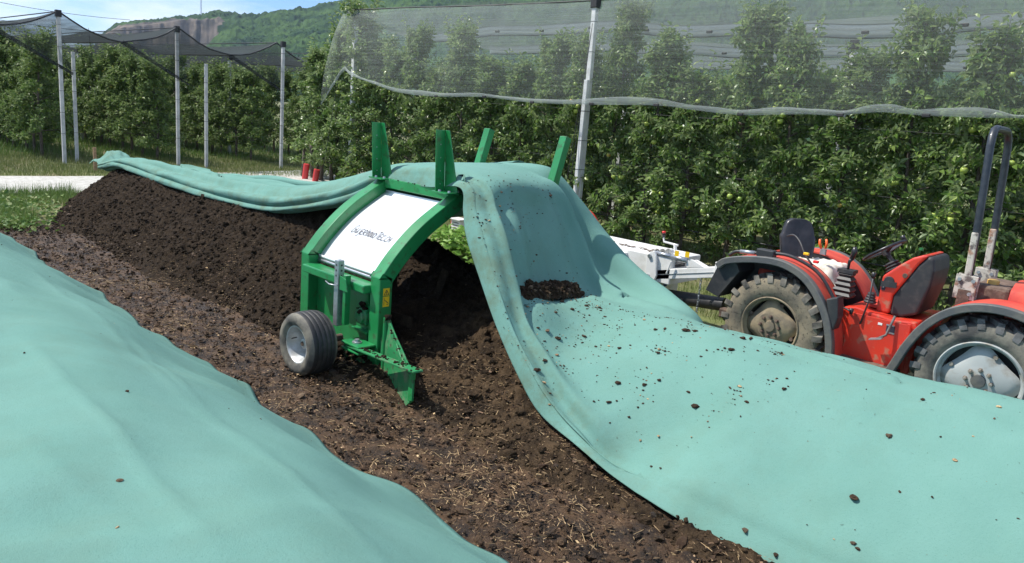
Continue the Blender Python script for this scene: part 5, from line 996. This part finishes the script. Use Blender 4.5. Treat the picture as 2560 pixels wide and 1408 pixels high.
def roof_left():
    V = [(6.12, -22.3, 3.87), (9.13, -22.37, 3.90), (12.2, -21.93, 3.88)]
    ridges = [(.0, 3.9), (3.1, 3.88), (6.12, 3.87), (9.13, 3.90), (12.2, 3.88), (15.2, 3.9), (18.2, 3.9)]; us = np.linspace(-22.3, -48, 40)
    for i in range(len(ridges)-1):
        (v0, z0), (v1, z1) = ridges[i], ridges[i+1]; vm = (v0+v1)/2; zv = 3.32; L = []
        for k, u in enumerate(us):
            per = .12*abs(math.sin((u+22.3)*math.pi/8)); L.append([(u, v0+(vm-v0)*s, (z0-per)+(zv-z0+per)*s-.12*math.sin(3.14*s)*(.6+.4*math.cos(k))) for s in np.linspace(0, 1, 6)]+[(u, vm+(v1-vm)*s, zv+(z1-per-zv)*s-.12*math.sin(3.14*s)) for s in np.linspace(.2, 1, 5)])
        L = np.array(L); L[..., 2] += .04*fbm(L[..., 0]*.9, L[..., 1]*1.5, 3, i); o = fastmesh('black_net_roof', L.reshape(-1, 3), gridfaces(*L.shape[:2]), 'net_dark'); tag(o, f'dark hail net panel spanning the far orchard rows, {ORD[i]} from the left', 'hail net', 'dark hail nets across the road')
        MB().tube([(us[0], vm, zv), (us[-1], vm, zv)], .02, 5).build('valley_cord', 'wire', o); MB().tube([tuple(p) for p in L[0]], .022, 5).build('front_cord', 'wire', o); MB().tube([(us[0], v1, z1), (us[-1], v1, z1-.05)], .016, 5).build('ridge_cord', 'wire', o)
        if 1 <= i <= 4:   # front corner pulled down to the post
            a = np.array([us[0], vm, zv]); b = np.array([us[0], v1, z1]); tie = np.array([us[0]+.05, v1+.28, 2.35]); n = 14
            G_ = np.array([[(a*(1-s)+b*s)*(1-t)+tie*t+np.array([.12*math.sin(9*s+4*t)*(1-t), 0, -.08*math.sin(3.14*s)*(1-t)]) for t in np.linspace(0, 1, n)] for s in np.linspace(0, 1, n)])
            fastmesh('corner_fold', G_.reshape(-1, 3), gridfaces(n, n), 'net_dark', o)
            G_ = np.array([[(a*(1-t)+tie*t)+np.array([.01, .05*k_-.05*t*k_, .04*k_]) for t in np.linspace(0, 1, n)] for k_ in (-1, 0, 1)]); fastmesh('bunched_edge', G_.reshape(-1, 3), gridfaces(3, n), 'net_dark_fold', o)
roof_left()
tag(MB().beam((-20.3, 6.25, -.05), (-20.32, 6.25, .62), .07, .05, up=(1, 0, 0)).build('marker_stake', 'wood', bevel=.004), 'short raw wooden stake in the verge behind the windrow\'s left end', 'stake')
# ------------------------------------------------------------------ grass and weeds
def grass(name, n, ur, vr, hr, m_, label, dens=None, wid=.004, zf=None, clump=True):
    u = rng.uniform(*ur, n); v = rng.uniform(*vr, n)
    if dens is not None: k_ = dens(u, v); u, v = u[k_], v[k_]
    n = len(u); h = rng.uniform(*hr, n)*(.6+.8*vnoise(u*1.1, v*1.1, 3)) if clump else rng.uniform(*hr, n)
    T = np.array([(-.5, 0, 0), (.5, 0, 0), (-.38, .12, .5), (.38, .12, .5), (0, .45, 1.0)]); F = np.array([(0, 1, 3), (0, 3, 2), (2, 3, 4)])
    z = (ground_z(u, v) if zf is None else zf(u, v)); o = scatter(name, T, F, np.stack([u, v, z-.005], 1), rng.uniform(0, 6.3, n), np.stack([rng.uniform(.7, 1.5, n)*wid, h*rng.uniform(.3, 1.3, n), h], 1), m_, rng.normal(0, .12, n), attr=np.clip(rng.beta(2, 2.5, n)+.35*(vnoise(u*.8, v*.8, 9)-.5), 0, 1))
    tag(o, label, 'grass', kind='stuff'); return o
grass('grass_tuft', 20000, (-16.5, -12.4), (.6, 4.6), (.08, .26), 'grass_green', 'long pale green grass left of the windrow end', lambda u, v: (v < 3.0+.5*vnoise(u*2, v*2, 4)-.35*(u+13.2)*(u > -13.2)) | (u < -14.9), .006)
grass('near_verge', 9000, (-16.7, -14.5), (2, 12), (.04, .14), 'grass', 'short grass beside the gravel road', None, .008)
grass('far_verge', 30000, (-24.5, -19.3), (1, 16), (.05, .16), 'grass', 'yellowish mown verge grass beyond the gravel road', None, .010)
grass('orchard_grass', 36000, (-40, -24), (1, 18), (.08, .28), 'grass_green', 'green grass on the orchard floor across the road', None, .014)
grass('row_grass', 42000, (-15, 0), (8.2, 13.5), (.05, .20), 'grass', 'patchy grass along the foot of the netted apple row', lambda u, v: vnoise(u*1.5, v*1.5, 7) > .3, .006)
grass('lane_grass', 9000, (-10, -2), (6.6, 8.4), (.02, .08), 'grass', 'short worn grass in the tractor lane', lambda u, v: vnoise(u*1.5, v*1.5, 7) > .45, .005)
def weeds(name, c, n, size, label, m_='weed', spread=(.4, .3), zt=.35):
    pos = np.stack([c[0]+rng.normal(0, spread[0], n), c[1]+rng.normal(0, spread[1], n), c[2]+rng.uniform(.02, zt, n)], 1); az = rng.uniform(0, 6.3, n); d = np.stack([np.cos(az), np.sin(az), rng.uniform(0, .8, n)], 1)
    V, F = place_leaves(LEAF, LFT, pos, d, rng.normal(0, .4, (n, 3))+[0, 0, 1.], size*rng.uniform(.6, 1.3, n), np.full(n, 1.3)); o = fastmesh(name, V, F, m_, smooth=False, attr=np.repeat(rng.random(n), len(LEAF))); tag(o, label, 'plant', kind='stuff')
weeds('leafy_weed', (-8.3, 7.7, 0), 800, .11, 'bright green leafy weed clump seen through the turner arch', spread=(.5, .22), zt=.42)
weeds('dock_weed', (-12.75, 2.75, .02), 260, .09, 'low broad-leaved weed at the grass edge left of the windrow', 'grass_green', spread=(.3, .25), zt=.1)
weeds('verge_weed', (-14.3, 3.3, .02), 300, .09, 'dark broad-leaved weeds at the foot of the windrow\'s far end', 'grass_green', spread=(.6, .3), zt=.15)
# ------------------------------------------------------------------ mountain
def mountain():
    # silhouette in camera pixels -> elevation over azimuth; a real ridge about 900 m away
    sil = [(-500, 330), (0, 300), (150, 262), (205, 190), (240, 105), (262, 75), (290, 58), (340, 51), (400, 47), (450, 38), (500, 36), (545, 25), (600, 32), (650, 31), (700, 20), (760, 14), (830, 3), (950, -22), (1100, -60), (1400, -105), (1900, -160), (2700, -200), (3300, -230)]
    az, el = [], []
    for x, y in sil:
        d = CF+CR*(x-1280)/FPX-CU*(y-704)/FPX; az.append(math.atan2(d[1], d[0])); el.append(d[2]/math.hypot(d[0], d[1]))
    az, el = np.array(az), np.array(el); o_ = np.argsort(az); az, el = az[o_], el[o_]
    A = np.linspace(az[0], az[-1], 1100); E = np.interp(A, az, el); rr = np.concatenate([np.linspace(430, 1000, 200), np.linspace(1010, 1300, 12)])
    AA, RR = np.meshgrid(A, rr, indexing='ij'); RD = 960+40*fbm(AA*9, AA*0, 3, 2); f = np.clip((RR-450)/(RD-450), 0, 1)
    X = AA*900; cl = sst(0, 1, np.interp(AA, [az[0], A[0]], [0, 0])+0)  # placeholder keeps shape
    # slope profile: gentle foot, steep band near the top where the cliffs are
    az_c = [math.atan2(*(lambda d: (d[1], d[0]))(CF+CR*(x-1280)/FPX-CU*(70-704)/FPX)) for x in (190, 560)]
    wb = .05*fbm(RR*.012, RR*0, 3, 19)+.015*fbm(RR*.05, AA*40, 2, 18); lo_, hi_ = min(az_c), max(az_c); cliff = sst(lo_-.03, lo_+.03, AA+wb)*(1-sst(hi_-.01, hi_+.02, AA)); 
    prof = f**1.15; pc = np.interp(f, [0, .55, .80, .855, 1.0], [0, .30, .44, .90, 1.0]); H = (prof*(1-cliff)+pc*cliff)
    Z = H*(E[:, None]*RD+CAMH)
    spur = fbm(X*.012, RR*.006, 4, 5)*26*f*(1-f)*2.6; crown = 3.6*(1-2*np.abs(fbm(X*.055, RR*.055, 3, 12, .6)))+2.2*(1-2*np.abs(fbm(X*.13, RR*.13, 2, 15)))+1.6*fbm(X*.3, RR*.25, 2, 16)
    rock = cliff*sst(.60, .72, f+.10*fbm(X*.03, RR*.02, 3, 44))*(1-sst(.86, .90, f+.05*fbm(X*.06, RR*.02, 3, 46))); Z = Z+spur*(1-.6*cliff)+(crown-2.0)*(1-rock)*np.clip(f*6, 0, 1)
    RR2 = RR+rock*(7*fbm(X*.05, RR*0+1, 3, 30)+4*fbm(X*.2, Z*.03, 2, 33)); Z = np.where(RR > RD, Z-(RR-RD)*.35, Z)-3
    V = np.stack([np.cos(AA)*RR2, np.sin(AA)*RR2, Z], 2)
    Fq = gridfaces(*AA.shape); rf = rock.ravel()[Fq[:, 0]]+.35*(vnoise(X.ravel()[Fq[:, 0]]*.05, Z.ravel()[Fq[:, 0]]*.06, 4)-.55)
    o = fastmesh('mountain', V.reshape(-1, 3), Fq, ['forest', 'rock'], mi=(rf > .55).astype(int), smooth=False); tag(o, kind='structure')
G['forest'] = mat('forest_slope', (.018, .046, .016), 1, spec=.1, c2=(.052, .10, .024), nscale=.022, lo=.40, hi=.62, c3=(.012, .035, .018), n3=.16)
G['rock'] = mat('cliff_rock', (.165, .135, .11), 1, spec=.1, c2=(.065, .06, .052), nscale=.05, lo=.38, hi=.6, c3=(.21, .17, .125), n3=.09)
mountain()
q = CF+CR*(503-1280)/FPX-CU*(36-704)/FPX; q = CO+q/math.hypot(q[0], q[1])*950
m_ = MB()
for a in range(3): m_.tube([(q[0]+1.2*math.cos(a*2.1), q[1]+1.2*math.sin(a*2.1), q[2]-8), (q[0]+.3*math.cos(a*2.1), q[1]+.3*math.sin(a*2.1), q[2]+26)], .16, 4)
for k in range(16): z = q[2]-8+k*2.1; m_.beam((q[0]-1+.05*k, q[1], z), (q[0]+1-.05*k, q[1], z+2), .12); m_.beam((q[0], q[1]-1+.05*k, z+2), (q[0], q[1]+1-.05*k, z), .12)
tag(m_.build('radio_mast', 'galv'), 'thin faint lattice mast rising from the mountain ridge', 'mast')

# ------------------------------------------------------------------ air
def haze():
    M = bpy.data.materials.new('air'); M.use_nodes = True; t = M.node_tree; t.nodes.clear(); o = t.nodes.new('ShaderNodeOutputMaterial'); v = t.nodes.new('ShaderNodeVolumePrincipled')
    v.inputs['Color'].default_value = (.62, .78, 1, 1); v.inputs['Density'].default_value = .00015; t.links.new(v.outputs[0], o.inputs['Volume']); G['air'] = M
    o = MB().box((0, 0, 40), (3100, 3100, 520)).build('haze', 'air'); tag(o, kind='stuff')
haze()
